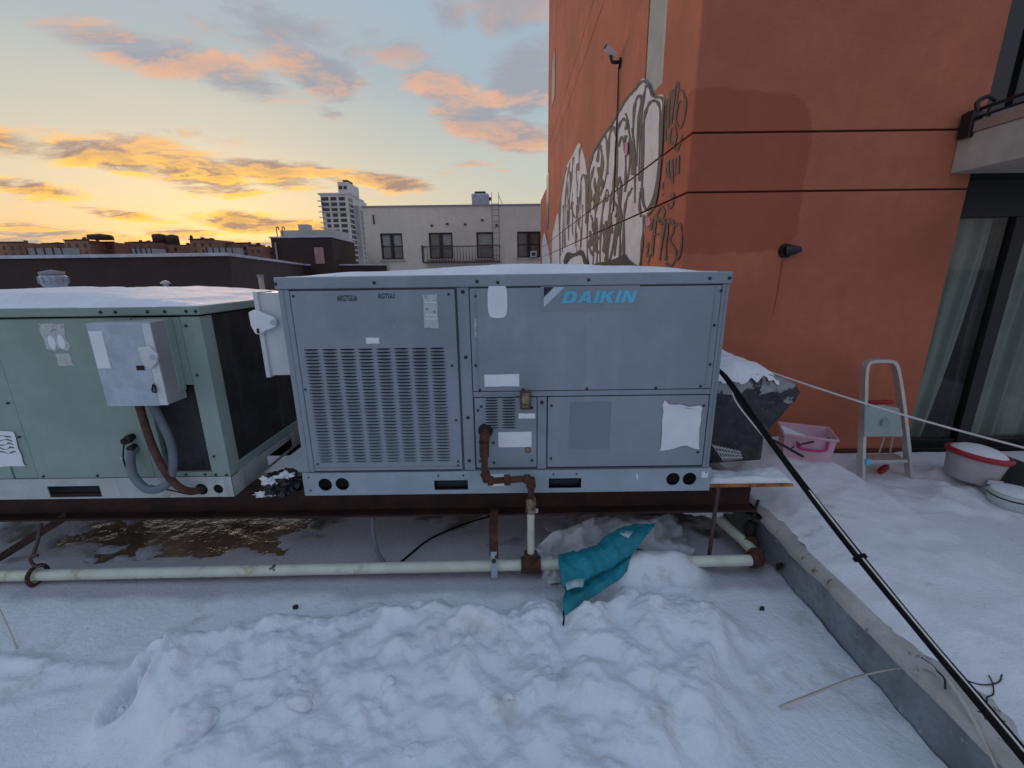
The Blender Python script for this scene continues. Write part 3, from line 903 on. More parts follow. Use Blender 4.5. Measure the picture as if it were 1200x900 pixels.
for pix in ([(692, 312), (700, 308), (712, 306), (728, 300), (731, 297), (735, 303), (742, 309), (746, 313), (730, 318), (700, 318)],
            [(660, 306), (664, 296), (672, 297), (681, 293), (686, 303), (690, 312), (684, 309), (680, 299), (668, 303), (662, 312)]):
    fill(dk, pix, x3)
dk.build('bare_patch', MT['dirt'], building)

# the paint does not bridge the wall joints: cut it where the recesses run
for ch in list(building.children):
    if ch.name.startswith(('graffiti', 'bare_patch')):
        bm = bmesh.new()
        bm.from_mesh(ch.data)
        for zj in (2.105, 2.47):
            for e in (-0.0085, 0.0085):
                bmesh.ops.bisect_plane(bm, geom=bm.verts[:] + bm.edges[:] + bm.faces[:], plane_co=(0, 0, zj + e), plane_no=(0, 0, 1))
            bmesh.ops.delete(bm, geom=[q for q in bm.faces if abs(q.calc_center_median().z - zj) < 0.0084], context='FACES')
        bm.to_mesh(ch.data)
        bm.free()

# security camera and spot lamp on the orange walls
cc = thing('security_camera', 'white bullet security camera on the graffiti wall', 'camera', U(728, 60, X=WX))
cl = U(728, 60, X=WX)
b0, b1 = Vector((WX - 0.06, cl.y + 0.02, cl.z - 0.03)), Vector((WX - 0.17, cl.y - 0.02, cl.z + 0.035))
MB().cyl(b0, b1, 0.027, 0.030).build('body', MT['white_label'], cc)
MB().cyl(b1 + (b1 - b0) * 0.002, b1 + (b1 - b0) * 0.05, 0.026).build('lens', MT['black'], cc)
MB().tube(spline([(WX - 0.01, cl.y, cl.z - 0.10), (WX - 0.08, cl.y, cl.z - 0.10), (WX - 0.10, cl.y + 0.01, cl.z - 0.08), (WX - 0.11, cl.y + 0.02, cl.z - 0.03)], 5), 0.018, 10).build('arm', MT['frame_black'], cc)
MB().cyl((WX - 0.001, cl.y, cl.z - 0.11), (WX - 0.03, cl.y, cl.z - 0.11), 0.05).build('wall_plate', MT['frame_black'], cc)
cpts = [(WX - 0.02, cl.y, cl.z - 0.15)] + [(WX - 0.012, cl.y + 0.01 * math.sin(k), cl.z - 0.2 - k * 0.35) for k in range(1, 5)]
MB().tube(spline(cpts, 3), 0.009, 6).build('cable', MT['frame_black'], cc)

wl_ = U(920, 294, Y=FY)
sp = thing('wall_spot_lamp', 'small black spot lamp on the orange front wall', 'lamp', wl_)
MB().cyl((wl_.x, FY - 0.001, wl_.z), (wl_.x, FY - 0.030, wl_.z), 0.050, 0.045).build('base', MT['frame_black'], sp)
MB().tube([(wl_.x + 0.0, FY - 0.025, wl_.z), (wl_.x + 0.03, FY - 0.05, wl_.z + 0.004), (wl_.x + 0.072, FY - 0.06, wl_.z + 0.006)], [0.042, 0.034, 0.018], 14).build('shade', MT['frame_black'], sp)
MB().tube([(wl_.x - 0.01, FY - 0.004, wl_.z - 0.06), (wl_.x - 0.012, FY - 0.004, wl_.z - 0.22), (wl_.x - 0.02, FY - 0.0005, wl_.z - 0.45)], [0.0025, 0.002, 0.001], 6).build('drip_stain', MT['drip'], sp)

# ------------------------------------------------------------------ grey brick building with the fire escape
GY = 25.0
gb = thing('grey_building', 'long low grey painted brick building with dark sash windows', 'building', (-3.5, GY, -12))
zt = 5.07
wins = [(445, 471, 2), (502, 530, 2), (558, 578, 1), (606, 633.5, 2)]
holes = []
for (a, c, k) in wins:
    holes.append(rect(U(a, 273, Y=GY).x, U(c, 273, Y=GY).x, 2.33, 3.72))
MB().plate([(-8.02, -12), (6.0, -12), (6.0, zt), (-8.02, zt)], holes, GY, GY + 0.3).box(-8.02, 6.0, GY + 0.45, GY + 14, -12, zt - 0.05).box(-8.02, -7.7, GY + 0.301, GY + 0.449, -12, zt).build('wall', MT['greybrick'], gb)
MB().box(-8.10, 6.0, GY - 0.06, GY + 0.40, zt + 0.002, zt + 0.07).build('coping', MT['far_grey'], gb)
for (a, c, k), h in zip(wins, holes):
    xa, xb = h[0][0], h[1][0]
    za, zc = 2.33, 3.72
    fr = MB().box(xa, xa + 0.08, GY + 0.08, GY + 0.2, za, zc).box(xb - 0.08, xb, GY + 0.08, GY + 0.2, za, zc).box(xa + 0.081, xb - 0.081, GY + 0.08, GY + 0.2, zc - 0.08, zc).box(
        xa + 0.081, xb - 0.081, GY + 0.08, GY + 0.2, za, za + 0.07)
    if k == 2:
        xm = (xa + xb) / 2
        fr.box(xm - 0.09, xm + 0.09, GY + 0.08, GY + 0.2, za + 0.071, zc - 0.081)
    wo_ = fr.build('window', MT['frame_black'], gb)
    MB().box(xa - 0.06, xb + 0.06, GY - 0.09, GY - 0.001, za - 0.10, za - 0.01).build('sill', MT['concrete'], wo_)
    segs = [(xa + 0.08, xb - 0.08)] if k == 1 else [(xa + 0.08, (xa + xb) / 2 - 0.09), ((xa + xb) / 2 + 0.09, xb - 0.08)]
    for si, (s0, s1) in enumerate(segs):
        zm = (za + zc) / 2
        MB().box(s0, s1, GY + 0.12, GY + 0.16, zm - 0.03, zm + 0.03).build('meeting_rail', MT['frame_black'], wo_)
        pm = MT['blind'] if (a in (445, 558) or (a == 502 and si == 1)) else MT['pane']
        MB().box(s0, s1, GY + 0.15, GY + 0.165, zm + 0.031, zc - 0.08).build('pane', pm, wo_)
        MB().box(s0, s1, GY + 0.13, GY + 0.145, za + 0.07, zm - 0.031).build('pane', MT['pane'], wo_)
for px in (425 + 13,):
    p = U(px, 257, Y=GY)
    MB().box(p.x - 0.04, p.x + 0.04, GY - 0.05, GY - 0.002, p.z - 0.25, p.z + 0.22).build('wall_anchor', MT['iron'], gb)
for px, py in ((524, 262.5), (545, 263), (506, 264.5), (565, 258), (582, 264)):
    p = U(px, py, Y=GY)
    MB().box(p.x - 0.07, p.x + 0.07, GY - 0.05, GY - 0.002, p.z - 0.05, p.z + 0.05).build('wall_anchor', MT['iron'], gb)
ac = U(625, 298, Y=GY)
a_ = thing('air_conditioner', 'small white window air conditioner in the grey building', 'air conditioner', (ac.x, GY - 0.2, ac.z - 0.15))
MB().box(ac.x - 0.17, ac.x + 0.17, GY - 0.28, GY + 0.07, ac.z - 0.16, ac.z + 0.16).build('case', MT['white_plastic'], a_, 0.02)
MB().box(ac.x - 0.11, ac.x + 0.11, GY - 0.285, GY - 0.281, ac.z - 0.09, ac.z + 0.09).build('grille', MT['far_glass'], a_)
fe = thing('fire_escape', 'rusty iron fire escape balcony with roof ladder on grey building', 'fire escape', (-2.7, GY - 0.5, 2.1))
fx0, fx1 = -4.78, -0.55
MB().box(fx0, fx1, GY - 0.75, GY - 0.02, 2.08, 2.16).build('platform', MT['iron'], fe)
MB().box(fx0, fx1, GY - 0.77, GY - 0.73, 2.92, 2.97).box(fx0, fx0 + 0.04, GY - 0.729, GY - 0.02, 2.92, 2.97).box(fx1 - 0.04, fx1, GY - 0.729, GY - 0.02, 2.92, 2.97).build('handrail', MT['iron'], fe)
MB().box(fx0 - 0.03, fx0 + 0.06, GY - 0.80, GY - 0.70, 2.161, 3.02).build('corner_post', MT['iron'], fe)
bar0 = MB().box(-0.014, 0.014, -0.014, 0.014, 0.0, 0.76).build('baluster', MT['iron'], fe, local=True)
nb = 26
for k in range(nb):
    off = (fx0 + 0.1 + (fx1 - fx0 - 0.15) * k / (nb - 1) + 2.7, -0.25, 0.062)
    if k == 0:
        bar0.location = off
    else:
        share('baluster', bar0, fe, off)
for x in (-0.98, -0.60):
    MB().box(x - 0.012, x + 0.012, GY - 0.16, GY - 0.13, 2.17, 5.75).build('ladder_rail', MT['iron'], fe)
rg0 = MB().box(-0.17, 0.17, -0.01, 0.01, -0.009, 0.009).build('rung', MT['iron'], fe, local=True)
for k in range(10):
    off = (-0.79 + 2.7, 0.36, 0.35 + k * 0.30)
    if k == 0:
        rg0.location = off
    else:
        share('rung', rg0, fe, off)
MB().tube([(-0.60, GY - 0.14, 5.6), (-0.35, GY + 0.5, 5.1)], 0.015, 6).build('brace', MT['iron'], fe)
rv = thing('roof_ventilator', 'blue grey sheet metal ventilator on the grey building roof', 'vent', (-1.62, GY + 1.0, 5.07))
MB().box(-2.14, -1.14, GY + 0.5, GY + 1.5, 5.075, 5.80).build('housing', MT['vent_metal'], rv, 0.10)
MB().box(-1.95, -1.33, GY + 0.7, GY + 1.3, 5.801, 5.93).build('cap', MT['iron'], rv, 0.04)
MB().box(-1.139, -1.02, GY + 0.6, GY + 0.8, 5.45, 5.60).build('outlet', MT['iron'], rv)

# ------------------------------------------------------------------ brown neighbour with snowy coping, bulkhead and vents
bb = thing('brown_building', 'long low dark brown building with snow along its roof edge', 'building', (-10, 10, 0.95))
foot = [(-30, 10), (-6.33, 10), (-19.3, 50), (-60, 50)]
MB().prism([(x, y, 0.96) for x, y in foot], (0, 0, 1.05)).build('wall', MT['brown_wall'], bb)
foot2 = [(-30, 9.93), (-6.27, 9.93), (-19.2, 50.1), (-60, 50.1)]
MB().prism([(x, y, 2.012) for x, y in foot2], (0, 0, 0.07)).build('coping', MT['coping'], bb)
bh = thing('roof_bulkhead', 'dark brown rooftop stair bulkhead with pink panel beside grey building', 'bulkhead', (-10, 22, 0.95))
MB().prism([(-11.7, 22, 0.955), (-8.75, 22, 0.955), (-9.2, 26.5, 0.955), (-13.5, 26.5, 0.955)], (0, 0, 2.36)).build('wall', MT['brown_wall'], bh)
MB().prism([(-11.75, 21.95, 3.32), (-8.70, 21.95, 3.32), (-9.15, 26.6, 3.32), (-13.5, 26.6, 3.32)], (0, 0, 0.06)).build('coping', MT['coping'], bh)
MB().box(-9.62, -9.18, 21.95, 21.998, 2.08, 2.85).build('panel', MT['pink_door'], bh)
for k in (0, 1):
    x = -11.5 + 0.28 * k
    MB().tube(spline([(x, 22.3, 3.381), (x, 22.3, 3.75), (x + 0.04, 22.3, 3.85), (x + 0.11, 22.3, 3.82), (x + 0.11, 22.3, 3.70)], 4), 0.025, 6).build('vent_pipe', MT['iron'], bh)
MB().cyl((-11.45, 21.9, 0.96), (-11.45, 21.9, 3.1), 0.045, seg=8).build('downpipe', MT['far_grey'], bh)
lw = thing('low_roof_wall', 'low brown wall with white capping running below the bulkhead', 'wall', (-10, 20, 0.95))
MB().prism([(-12.0, 20.6, 0.955), (-7.0, 24.8, 0.955), (-6.9, 25.0 - 0.3, 0.955), (-11.9, 20.4, 0.955)], (0, 0, 1.05)).build('wall', MT['brown_wall'], lw)
MB().prism([(-12.1, 20.65, 2.008), (-7.0, 24.88, 2.008), (-6.85, 24.65, 2.008), (-11.85, 20.3, 2.008)], (0, 0, 0.06)).build('capping', MT['coping'], lw)

tv = thing('turbine_vent', 'silver round roof vent in front of the dark brown wall', 'vent', (-7.26, 7, 0.95))
MB().lathe([(0.0, 0.0), (0.11, 0.0), (0.11, 0.48), (0.13, 0.50), (0.165, 0.56), (0.17, 0.66), (0.14, 0.68)], (-7.26, 7, 0.951)).build('drum', MT['vent_metal'], tv)
MB().lathe([(0.14, 0.0), (0.15, 0.02), (0.15, 0.05), (0.0, 0.085)], (-7.26, 7, 1.632)).build('cap', MT['far_grey'], tv)
for k in range(12):
    a = 2 * math.pi * k / 12
    MB().box(-0.012, 0.012, 0.165, 0.18, 1.51, 1.61, M=Matrix.Translation((-7.26, 7, 0)) @ Matrix.Rotation(a, 4, 'Z')).build('vane', MT['vent_metal'], tv)
mv = thing('mushroom_vent', 'small pale mushroom cap vent in front of the brown wall', 'vent', (-5.5, 7, 0.95))
MB().cyl((-5.5, 7, 0.952), (-5.5, 7, 1.49), 0.035).build('stack', MT['vent_metal'], mv)
MB().lathe([(0.0, 0.0), (0.065, 0.0), (0.07, 0.012), (0.04, 0.045), (0.0, 0.055)], (-5.5, 7, 1.475)).build('cap', MT['white_plastic'], mv)
sp_ = thing('pipe_stub', 'thin grey vent pipe standing before the brown wall', 'pipe', (-3.97, 7, 0.95))
MB().cyl((-3.97, 7, 0.952), (-3.97, 7, 1.56), 0.04).build('pipe', MT['concrete'], sp_)
MB().cyl((-3.97, 7, 1.561), (-3.97, 7, 1.60), 0.05).build('collar', MT['far_grey'], sp_)

# ------------------------------------------------------------------ white tower block
TY = 280.0
tw = thing('tower_block', 'tall pale concrete tower block rising beyond the grey building', 'building', (-105, TY, -12))
tx0, tx1, ty1, tz = -115.0, -98.6, TY + 36, 48.0
MB().box(tx0, tx1, TY, ty1, -12, tz).build('body', MT['tower'], tw)
MB().box(tx0 - 1.2, tx1 + 0.4, TY - 0.5, ty1 - 6, tz + 0.01, tz + 0.9).build('cornice', MT['tower'], tw)
MB().box(-103.8, -97.8, TY + 0.3, TY + 20, tz + 0.91, 55.0).build('penthouse', MT['tower'], tw)
MB().box(-101.5, -98.5, TY + 3, TY + 12, 55.01, 56.6).build('penthouse_roof', MT['tank'], tw)
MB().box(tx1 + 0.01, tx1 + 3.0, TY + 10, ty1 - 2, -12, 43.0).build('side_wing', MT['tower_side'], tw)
pw = MB().box(-1.0, 1.0, -0.12, 0.0, -0.9, 0.9).build('window', MT['far_glass'], tw, local=True)
pw.location = (-102.2 + 105, 0.28, 12 + 51.8)
share('window', pw, tw, (-99.4 + 105, 0.28, 12 + 51.8))
fw = MB().box(-1.25, 1.25, -0.15, 0.0, -1.0, 1.0).build('window', MT['far_glass'], tw, local=True)
first = True
for r in range(13):
    z = tz - 2.4 - r * 3.1
    for x, wd in ((-112.0, 1.2 if r < 3 else 0.75), (-107.0, 0.9 if r < 3 else 0.75), (-102.0, 0.9)):
        off = (x + 105 + (1.0 if r >= 3 and x < -110 else 0), -0.01, z + 12)
        if first:
            fw.location = off
            fw.scale = (wd * 1.6, 1, 0.95)
            first = False
        else:
            share('window', fw, tw, off, scale=(wd * 1.6, 1, 0.95))
bl = MB().box(-1.8, 1.2, -1.4, 0.0, -0.2, 0.25).build('balcony', MT['tower'], tw, local=True)
for r in range(13):
    z = tz - 3.7 - r * 3.1
    off = (tx0 + 105 + 0.3, -0.02, z + 12)
    if r == 0:
        bl.location = off
    else:
        share('balcony', bl, tw, off)
for r in (3, 8, 13):
    MB().box(tx0, tx1 + 0.1, TY - 0.4, TY - 0.01, tz - 3.9 - (r - 1) * 3.1, tz - 3.3 - (r - 1) * 3.1).build('floor_band', MT['tower'], tw)
for x in (-109.5, -104.6):
    MB().box(x - 0.5, x + 0.5, TY - 0.35, TY - 0.02, -12, tz - 0.3).build('pier', MT['tower'], tw)
sw = MB().box(0.0, 0.15, -1.7, 1.7, -1.05, 1.05).build('window', MT['far_glass'], tw, local=True)
first = True
for r in range(13):
    for y, xx in ((3.0, tx1), (7.0, tx1), (15.0, tx1 + 3.0), (20.5, tx1 + 3.0), (26.0, tx1 + 3.0), (31, tx1 + 3.0)):
        z = tz - 2.6 - r * 3.1
        if z > 42 and y > 10:
            continue
        off = (xx + 105 + 0.01, y, z + 12)
        if first:
            sw.location = off
            first = False
        else:
            share('window', sw, tw, off)

# ------------------------------------------------------------------ far brick apartment houses along the sunset skyline
BY = 220.0
APTS = [  # left px, right px, top px, material, tanks [(left, right, top)], what sets it apart
    (-30, 27, 285, 'brick2', [], 'far flat roofed brown brick block standing farthest from the tower'),
    (28, 48, 288, 'brick', [], 'far low red brick house beside the flat roofed block'),
    (49, 74, 286, 'brick', [], 'far red brick house with small chimneys'),
    (75, 103, 282, 'brick2', [(105, 130, 276.5)], 'far brown brick house beside the faceted rooftop tank room'),
    (104, 133, 284.5, 'brick', [], 'far red brick house under the faceted tank room'),
    (134, 151, 286.5, 'brick2', [], 'far narrow brown brick house between taller neighbours'),
    (152, 178, 284.5, 'brick', [], 'far red brick house left of the two round tanks'),
    (179, 210, 287, 'brick2', [(179, 193, 276), (195.5, 208, 277)], 'far brown brick house carrying two round water tanks'),
    (211, 221, 288, 'brick', [], 'far small red brick house beside the two round tanks'),
    (222, 250, 281, 'brick2', [(222, 226, 277.5)], 'far tall brown brick house with a square chimney'),
    (251, 272, 286, 'brick', [], 'far red brick house beside the chimneyed house'),
    (273, 291, 285.5, 'brick2', [], 'far brown brick house with thin roof stacks'),
    (292, 305, 288.5, 'brick', [], 'far low red brick house near the bulkhead'),
    (306, 322, 291.5, 'brick2', [], 'far lowest brown brick house behind the bulkhead'),
]
for i, (a, c, t, mk, tanks, lab) in enumerate(APTS):
    Y = BY + (i % 3) * 9.0
    pa, pc = U(a, t, Y=Y), U(c, t, Y=Y)
    h = thing('apartment_house', lab, 'building', ((pa.x + pc.x) / 2, Y, -12), group='brick houses along the skyline')
    MB().box(pa.x, pc.x, Y, Y + 16, -12, pa.z).build('wall', MT[mk], h)
    MB().box(pa.x - 0.3, pc.x + 0.3, Y - 0.3, Y + 0.5, pa.z + 0.01, pa.z + 0.55).build('parapet', MT['tank'], h)
    wN = max(2, int((pc.x - pa.x) / 3.4))
    w0 = None
    for k in range(wN):
        for r in range(2):
            off = (pa.x + (k + 0.5) * (pc.x - pa.x) / wN - (pa.x + pc.x) / 2, -0.06, pa.z - 2.4 - r * 3.3 + 12)
            if w0 is None:
                w0 = MB().box(-0.65, 0.65, -0.05, 0.05, -0.9, 0.9).build('window', MT['far_glass'], h, local=True)
                w0.location = off
            else:
                share('window', w0, h, off)
    for (ta, tb, tt) in tanks:
        qa, qb = U(ta, tt, Y=Y + 4), U(tb, tt, Y=Y + 4)
        cx, rr = (qa.x + qb.x) / 2, (qb.x - qa.x) / 2
        sg = 6 if tb - ta > 20 else (14 if tb - ta > 6 else 4)
        MB().lathe([(0.0, 0.0), (rr, 0.0), (rr, qa.z - pa.z - 0.8), (rr * 0.93, qa.z - pa.z - 0.2), (0.0, qa.z - pa.z + 0.4)], (cx, Y + 4, pa.z + 0.56), seg=sg).build('rooftop_tank' if sg > 4 else 'chimney', MT['tank'], h)
    for k in range(random.randint(1, 3)):
        x = random.uniform(pa.x + 1, pc.x - 1)
        MB().box(x - 0.5, x + 0.5, Y + 3, Y + 4, pa.z, pa.z + random.uniform(0.9, 1.9)).build('roof_stack', MT['brick'], h)
for (a, c, t, lab) in ((31, 72, 291, 'far long grey metal screen below the low red brick house'), (153, 177, 291.5, 'far grey metal screen with snow on top before a brick house'), (242, 272, 290.5, 'far ribbed grey metal screen by the chimneyed house')):
    Y = 150.0
    pa, pc = U(a, t, Y=Y), U(c, t, Y=Y)
    s_ = thing('rooftop_screen', lab, 'screen', ((pa.x + pc.x) / 2, Y, -12), group='grey rooftop screens')
    MB().box(pa.x, pc.x, Y, Y + 6, -12, pa.z).build('sheet', MT['far_grey'], s_)
    nP = 4
    for k in range(nP + 1):
        x = pa.x + (pc.x - pa.x) * k / nP
        MB().box(x - 0.12, x + 0.12, Y - 0.3, Y - 0.01, -12, pa.z + 0.3).build('post', MT['tank'], s_)
lb = thing('long_roofline', 'far pale flat roofed block behind the bulkhead beside the tower', 'building', (-70, 170, -12))
pa, pc = U(328, 270, Y=170), U(392, 272, Y=170)
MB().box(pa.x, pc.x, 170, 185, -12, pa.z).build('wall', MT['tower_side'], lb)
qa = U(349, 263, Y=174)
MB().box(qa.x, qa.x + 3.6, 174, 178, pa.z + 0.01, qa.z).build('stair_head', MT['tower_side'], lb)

# ------------------------------------------------------------------ steel beams carrying the units
def beam(name, label, x0, x1, yc, zt_, h=0.17, w=0.14):
    t = thing(name, label, 'beam', ((x0 + x1) / 2, yc, zt_ - h))
    MB().box(x0, x1, yc - w / 2, yc + w / 2, zt_ - 0.012, zt_).build('top_flange', MT['rust_orange' if 'right' in name else 'beam'], t, 0.002)
    MB().box(x0, x1, yc - 0.006, yc + 0.006, zt_ - h + 0.012, zt_ - 0.0122).build('web', MT['beam'], t)
    MB().box(x0, x1, yc - w / 2, yc + w / 2, zt_ - h, zt_ - h + 0.0118).build('bottom_flange', MT['beam'], t, 0.002)
    return t


ZB = 0.468
front_beam = beam('steel_beam', 'rusty dark steel beam under the front of both rooftop units', -6.0, 1.33, 2.16, ZB)
MB().box(1.051, 1.505, 2.070, 2.0885, ZB - 0.006, ZB + 0.008).box(1.3305, 1.50, 2.0890, 2.23, ZB - 0.012, ZB).build('rusty_edge', MT['rust_orange'], front_beam, 0.003)
beam('steel_beam', 'rusty dark steel beam under the back of the rooftop units', -6.0, 1.35, 3.00, ZB)
for x, y in ((-5.5, 2.16), (-3.45, 2.16), (-0.62, 3.0), (-3.05, 3.0), (1.2, 3.0)):
    p = thing('beam_post', {-5.5: 'short steel post under the end of the front beam', -0.62: 'short steel post under the back beam below the blue grey unit', 1.2: 'short steel post under the back beam by the orange wall'}.get(
        x, 'short steel post under the front beam below the green unit' if y < 2.5 else 'short steel post under the back beam below the green unit'), 'post', (x, y, -0.01))
    MB().box(x - 0.05, x + 0.05, y - 0.05, y + 0.05, -0.0, ZB - 0.1705).build('shaft', MT['beam'], p)
    MB().box(x - 0.09, x + 0.09, y - 0.09, y + 0.09, -0.011, -0.0005).build('foot_plate', MT['rust'], p)

SCREW = None


def screws(parent, pts, y, r=0.007):
    """hex-washer screws: one shared mesh, a part each"""
    global SCREW
    inv = WORLD_M[parent.name].inverted()
    for x, z in pts:
        if SCREW is None:
            SCREW = MB().lathe([(0.0, 0.0), (1.0, 0.0), (1.0, 0.35), (0.62, 0.45), (0.62, 0.95), (0.0, 1.0)], (0, 0, 0), seg=6, M=Matrix.Rotation(R(90), 4, 'X')).build('screw', MT['screw'], parent, local=True)
            SCREW.location = inv @ Vector((x, y, z))
            SCREW.scale = (r, r, r)
        else:
            share('screw', SCREW, parent, inv @ Vector((x, y, z)), scale=(r, r, r))


# ------------------------------------------------------------------ blue-grey rooftop unit
DX0, DX1, DY0, DY1, DZ1 = -1.086, 1.020, 2.04, 3.10, 1.587
dk_ = thing('rooftop_unit', 'large blue grey rooftop air conditioning unit with louvred panel and logo', 'rooftop unit', ((DX0 + DX1) / 2, 2.57, ZB), group='rooftop units')
BP, RP = MT['blue_paint'], MT['rail_paint']
RZ0, RZ1 = 0.47, 0.598
MB().box(DX0 + 0.02, DX1 - 0.02, DY0 + 0.02, DY1 - 0.02, RZ1 + 0.002, DZ1 - 0.055).build('cabinet', BP, dk_)
rail_holes = [rect(-0.414, -0.238, 0.492, 0.548), rect(0.186, 0.356, 0.494, 0.551), ring(-0.985, 0.532, 0.036), ring(-0.895, 0.534, 0.036), ring(0.836, 0.538, 0.036), ring(0.922, 0.538, 0.036)]
rail = MB().plate(rect(DX0 - 0.012, DX1 + 0.012, RZ0, RZ1), rail_holes, DY0 - 0.012, DY0 - 0.008)
rail.box(DX0 - 0.012, DX0 - 0.008, DY0 - 0.0075, DY1 + 0.01, RZ0, RZ1).box(DX1 + 0.008, DX1 + 0.012, DY0 - 0.0075, DY1 + 0.01, RZ0, RZ1).box(
    DX0 - 0.007, DX1 + 0.007, DY0 - 0.0075, DY0 + 0.05, RZ1 - 0.004, RZ1 - 0.0005).box(DX0 - 0.007, DX1 + 0.007, DY1 + 0.006, DY1 + 0.01, RZ0, RZ1)
rail = rail.build('base_rail', RP, dk_)
MB().box(DX0, DX1, DY0 + 0.07, DY0 + 0.08, RZ0 + 0.004, RZ1 - 0.006).build('rail_inner_shade', MT['black'], rail)  # black sheet paints the shade inside the rail openings
for (xa, xb, za, zc) in ((-0.414, -0.238, 0.492, 0.548), (0.186, 0.356, 0.494, 0.551)):
    MB().box(xa + 0.01, xb - 0.01, DY0 + 0.02, DY0 + 0.025, za, zc - 0.022).build('slot_lip', MT['screw'], rail)
screws(dk_, [(DX0 + 0.02, 0.575), (DX0 + 0.02, 0.50), (DX1 - 0.015, 0.575), (-0.39, 0.575), (-0.26, 0.575), (0.21, 0.575), (0.33, 0.575)], DY0 - 0.012, 0.005)
# lid with rolled edge
MB().box(DX0 - 0.008, DX1 + 0.006, DY0 - 0.014, DY1 + 0.014, DZ1 - 0.055, DZ1).build('top_lid', BP, dk_, 0.006)
screws(dk_, [(DX0 + 0.0, DZ1 - 0.03), (-0.63, DZ1 - 0.03), (-0.155, DZ1 - 0.03), (-0.06, DZ1 - 0.036), (0.36, DZ1 - 0.03), (0.92, DZ1 - 0.03), (1.01, DZ1 - 0.03)], DY0 - 0.014, 0.008)
# corner posts and centre post
for name, xa, xb in (('corner_post', DX0, DX0 + 0.052), ('corner_post', DX1 - 0.034, DX1), ('centre_post', -0.252, -0.196)):
    MB().box(xa, xb, DY0 - 0.004, DY0 + 0.018, RZ1 + 0.002, DZ1 - 0.056).build(name, BP, dk_, 0.003)
MB().box(DX0 + 0.022, DX0 + 0.026, DY0 - 0.0075, DY0 - 0.0045, RZ1 + 0.002, DZ1 - 0.056).build('post_fold', BP, dk_)
MB().box(DX1 - 0.016, DX1 - 0.012, DY0 - 0.0075, DY0 - 0.0045, RZ1 + 0.002, DZ1 - 0.056).build('post_fold', BP, dk_)
# louvred door: eight columns of pressed louvres
lp0, lp1 = DX0 + 0.058, -0.262
door = MB().box(lp0, lp1, DY0 - 0.012, DY0 + 0.012, RZ1 + 0.012, DZ1 - 0.064).build('louvred_panel', BP, dk_, 0.003)
MB().box(lp0 + 0.01, lp1, DY0 - 0.016, DY0 - 0.0125, RZ1 + 0.016, RZ1 + 0.03).build('panel_fold', BP, door)
lv = MB()
lw_, ld = 0.074, 0.009
n_ = 8
arc = [1 - abs(2 * k / n_ - 1) ** 5 for k in range(n_ + 1)]
top = [Vector((-lw_ / 2 + lw_ * k / n_, 0.0, 0.0030 + 0.0030 * arc[k])) for k in range(n_ + 1)]
bot = [Vector((-lw_ / 2 + lw_ * k / n_, -ld * arc[k] - 0.0004, -0.0030 + 0.0030 * arc[k])) for k in range(n_ + 1)]
bk = [Vector((p.x, -0.0007, -0.0036 - 0.0052 * arc[k])) for k, p in enumerate(bot)]
lv.add(top + bot + bk, [(k, k + 1, n_ + 2 + k, n_ + 1 + k) for k in range(n_)], 0, True)
lv.add(bot + bk, [(k, k + 1, n_ + 2 + k, n_ + 1 + k) for k in range(n_)], 1)  # black faces paint the shadow under each louvre lip
LV0 = None
LROWS, LCOLS = 36, 8


def louvres(parent, xs, zs, y, sx=1.0):
    global LV0
    inv = WORLD_M[parent.name].inverted()
    for x in xs:
        for z in zs:
            p = inv @ Vector((x, y, z))
            if LV0 is None:
                LV0 = lv.build('louvre', [BP, MT['black']], parent, local=True, recalc=False)
                LV0.location = p
            else:
                share('louvre', LV0, parent, p, scale=(sx, 1, 1))


louvres(door, [-0.962 + 0.0865 * k for k in range(LCOLS)], [0.668 + (1.252 - 0.668) * k / (LROWS - 1) for k in range(LROWS)], DY0 - 0.0122)
screws(dk_, [(lp0 + 0.015, 1.50), (-0.29, 1.50), (-0.29, 1.16), (-0.283, 0.88), (-0.283, 0.655), (-0.285, 0.632), (lp0 + 0.01, 1.05), (lp0 + 0.02, 0.65)], DY0 - 0.012, 0.006)
screws(dk_, [(-0.224, 1.51), (-0.222, 1.20), (-0.224, 0.89), (-0.226, 0.655)], DY0 - 0.0045, 0.009)
# large upper panel, lower panels
ux0, ux1 = -0.192, DX1 - 0.038
MB().box(ux0, ux1, DY0 - 0.010, DY0 + 0.012, 1.028, DZ1 - 0.062).build('upper_panel', BP, dk_, 0.003)
MB().box(ux0 + 0.022, ux0 + 0.027, DY0 - 0.0135, DY0 - 0.0105, 1.03, DZ1 - 0.066).build('panel_fold', BP, dk_)
MB().box(ux1 - 0.030, ux1 - 0.025, DY0 - 0.0135, DY0 - 0.0105, 1.03, DZ1 - 0.066).build('panel_fold', BP, dk_)
MB().box(ux0, DX1 - 0.036, DY0 - 0.006, DY0 + 0.012, 0.998, 1.024).build('cross_rail', BP, dk_, 0.002)
valve = MB().box(ux0 + 0.004, 0.122, DY0 - 0.010, DY0 + 0.012, RZ1 + 0.018, 0.993).build('valve_panel', BP, dk_, 0.003)
MB().box(0.126, 0.172, DY0 - 0.006, DY0 + 0.012, RZ1 + 0.006, 0.994).build('mullion', BP, dk_, 0.002)
MB().box(0.178, DX1 - 0.042, DY0 - 0.012, DY0 + 0.012, RZ1 + 0.018, 0.993).build('lower_panel', BP, dk_, 0.003)
louvres(valve, (-0.104, -0.018), [0.842 + 0.0145 * k for k in range(12)], DY0 - 0.0102, 0.96)
screws(dk_, [(-0.16, 1.035), (0.055, 1.035), (0.37, 1.035), (0.71, 1.035), (0.93, 1.04), (0.965, 1.15), (0.98, 1.50), (-0.175, 1.16), (-0.165, 1.49), (0.965, 1.34)], DY0 - 0.0105, 0.007)
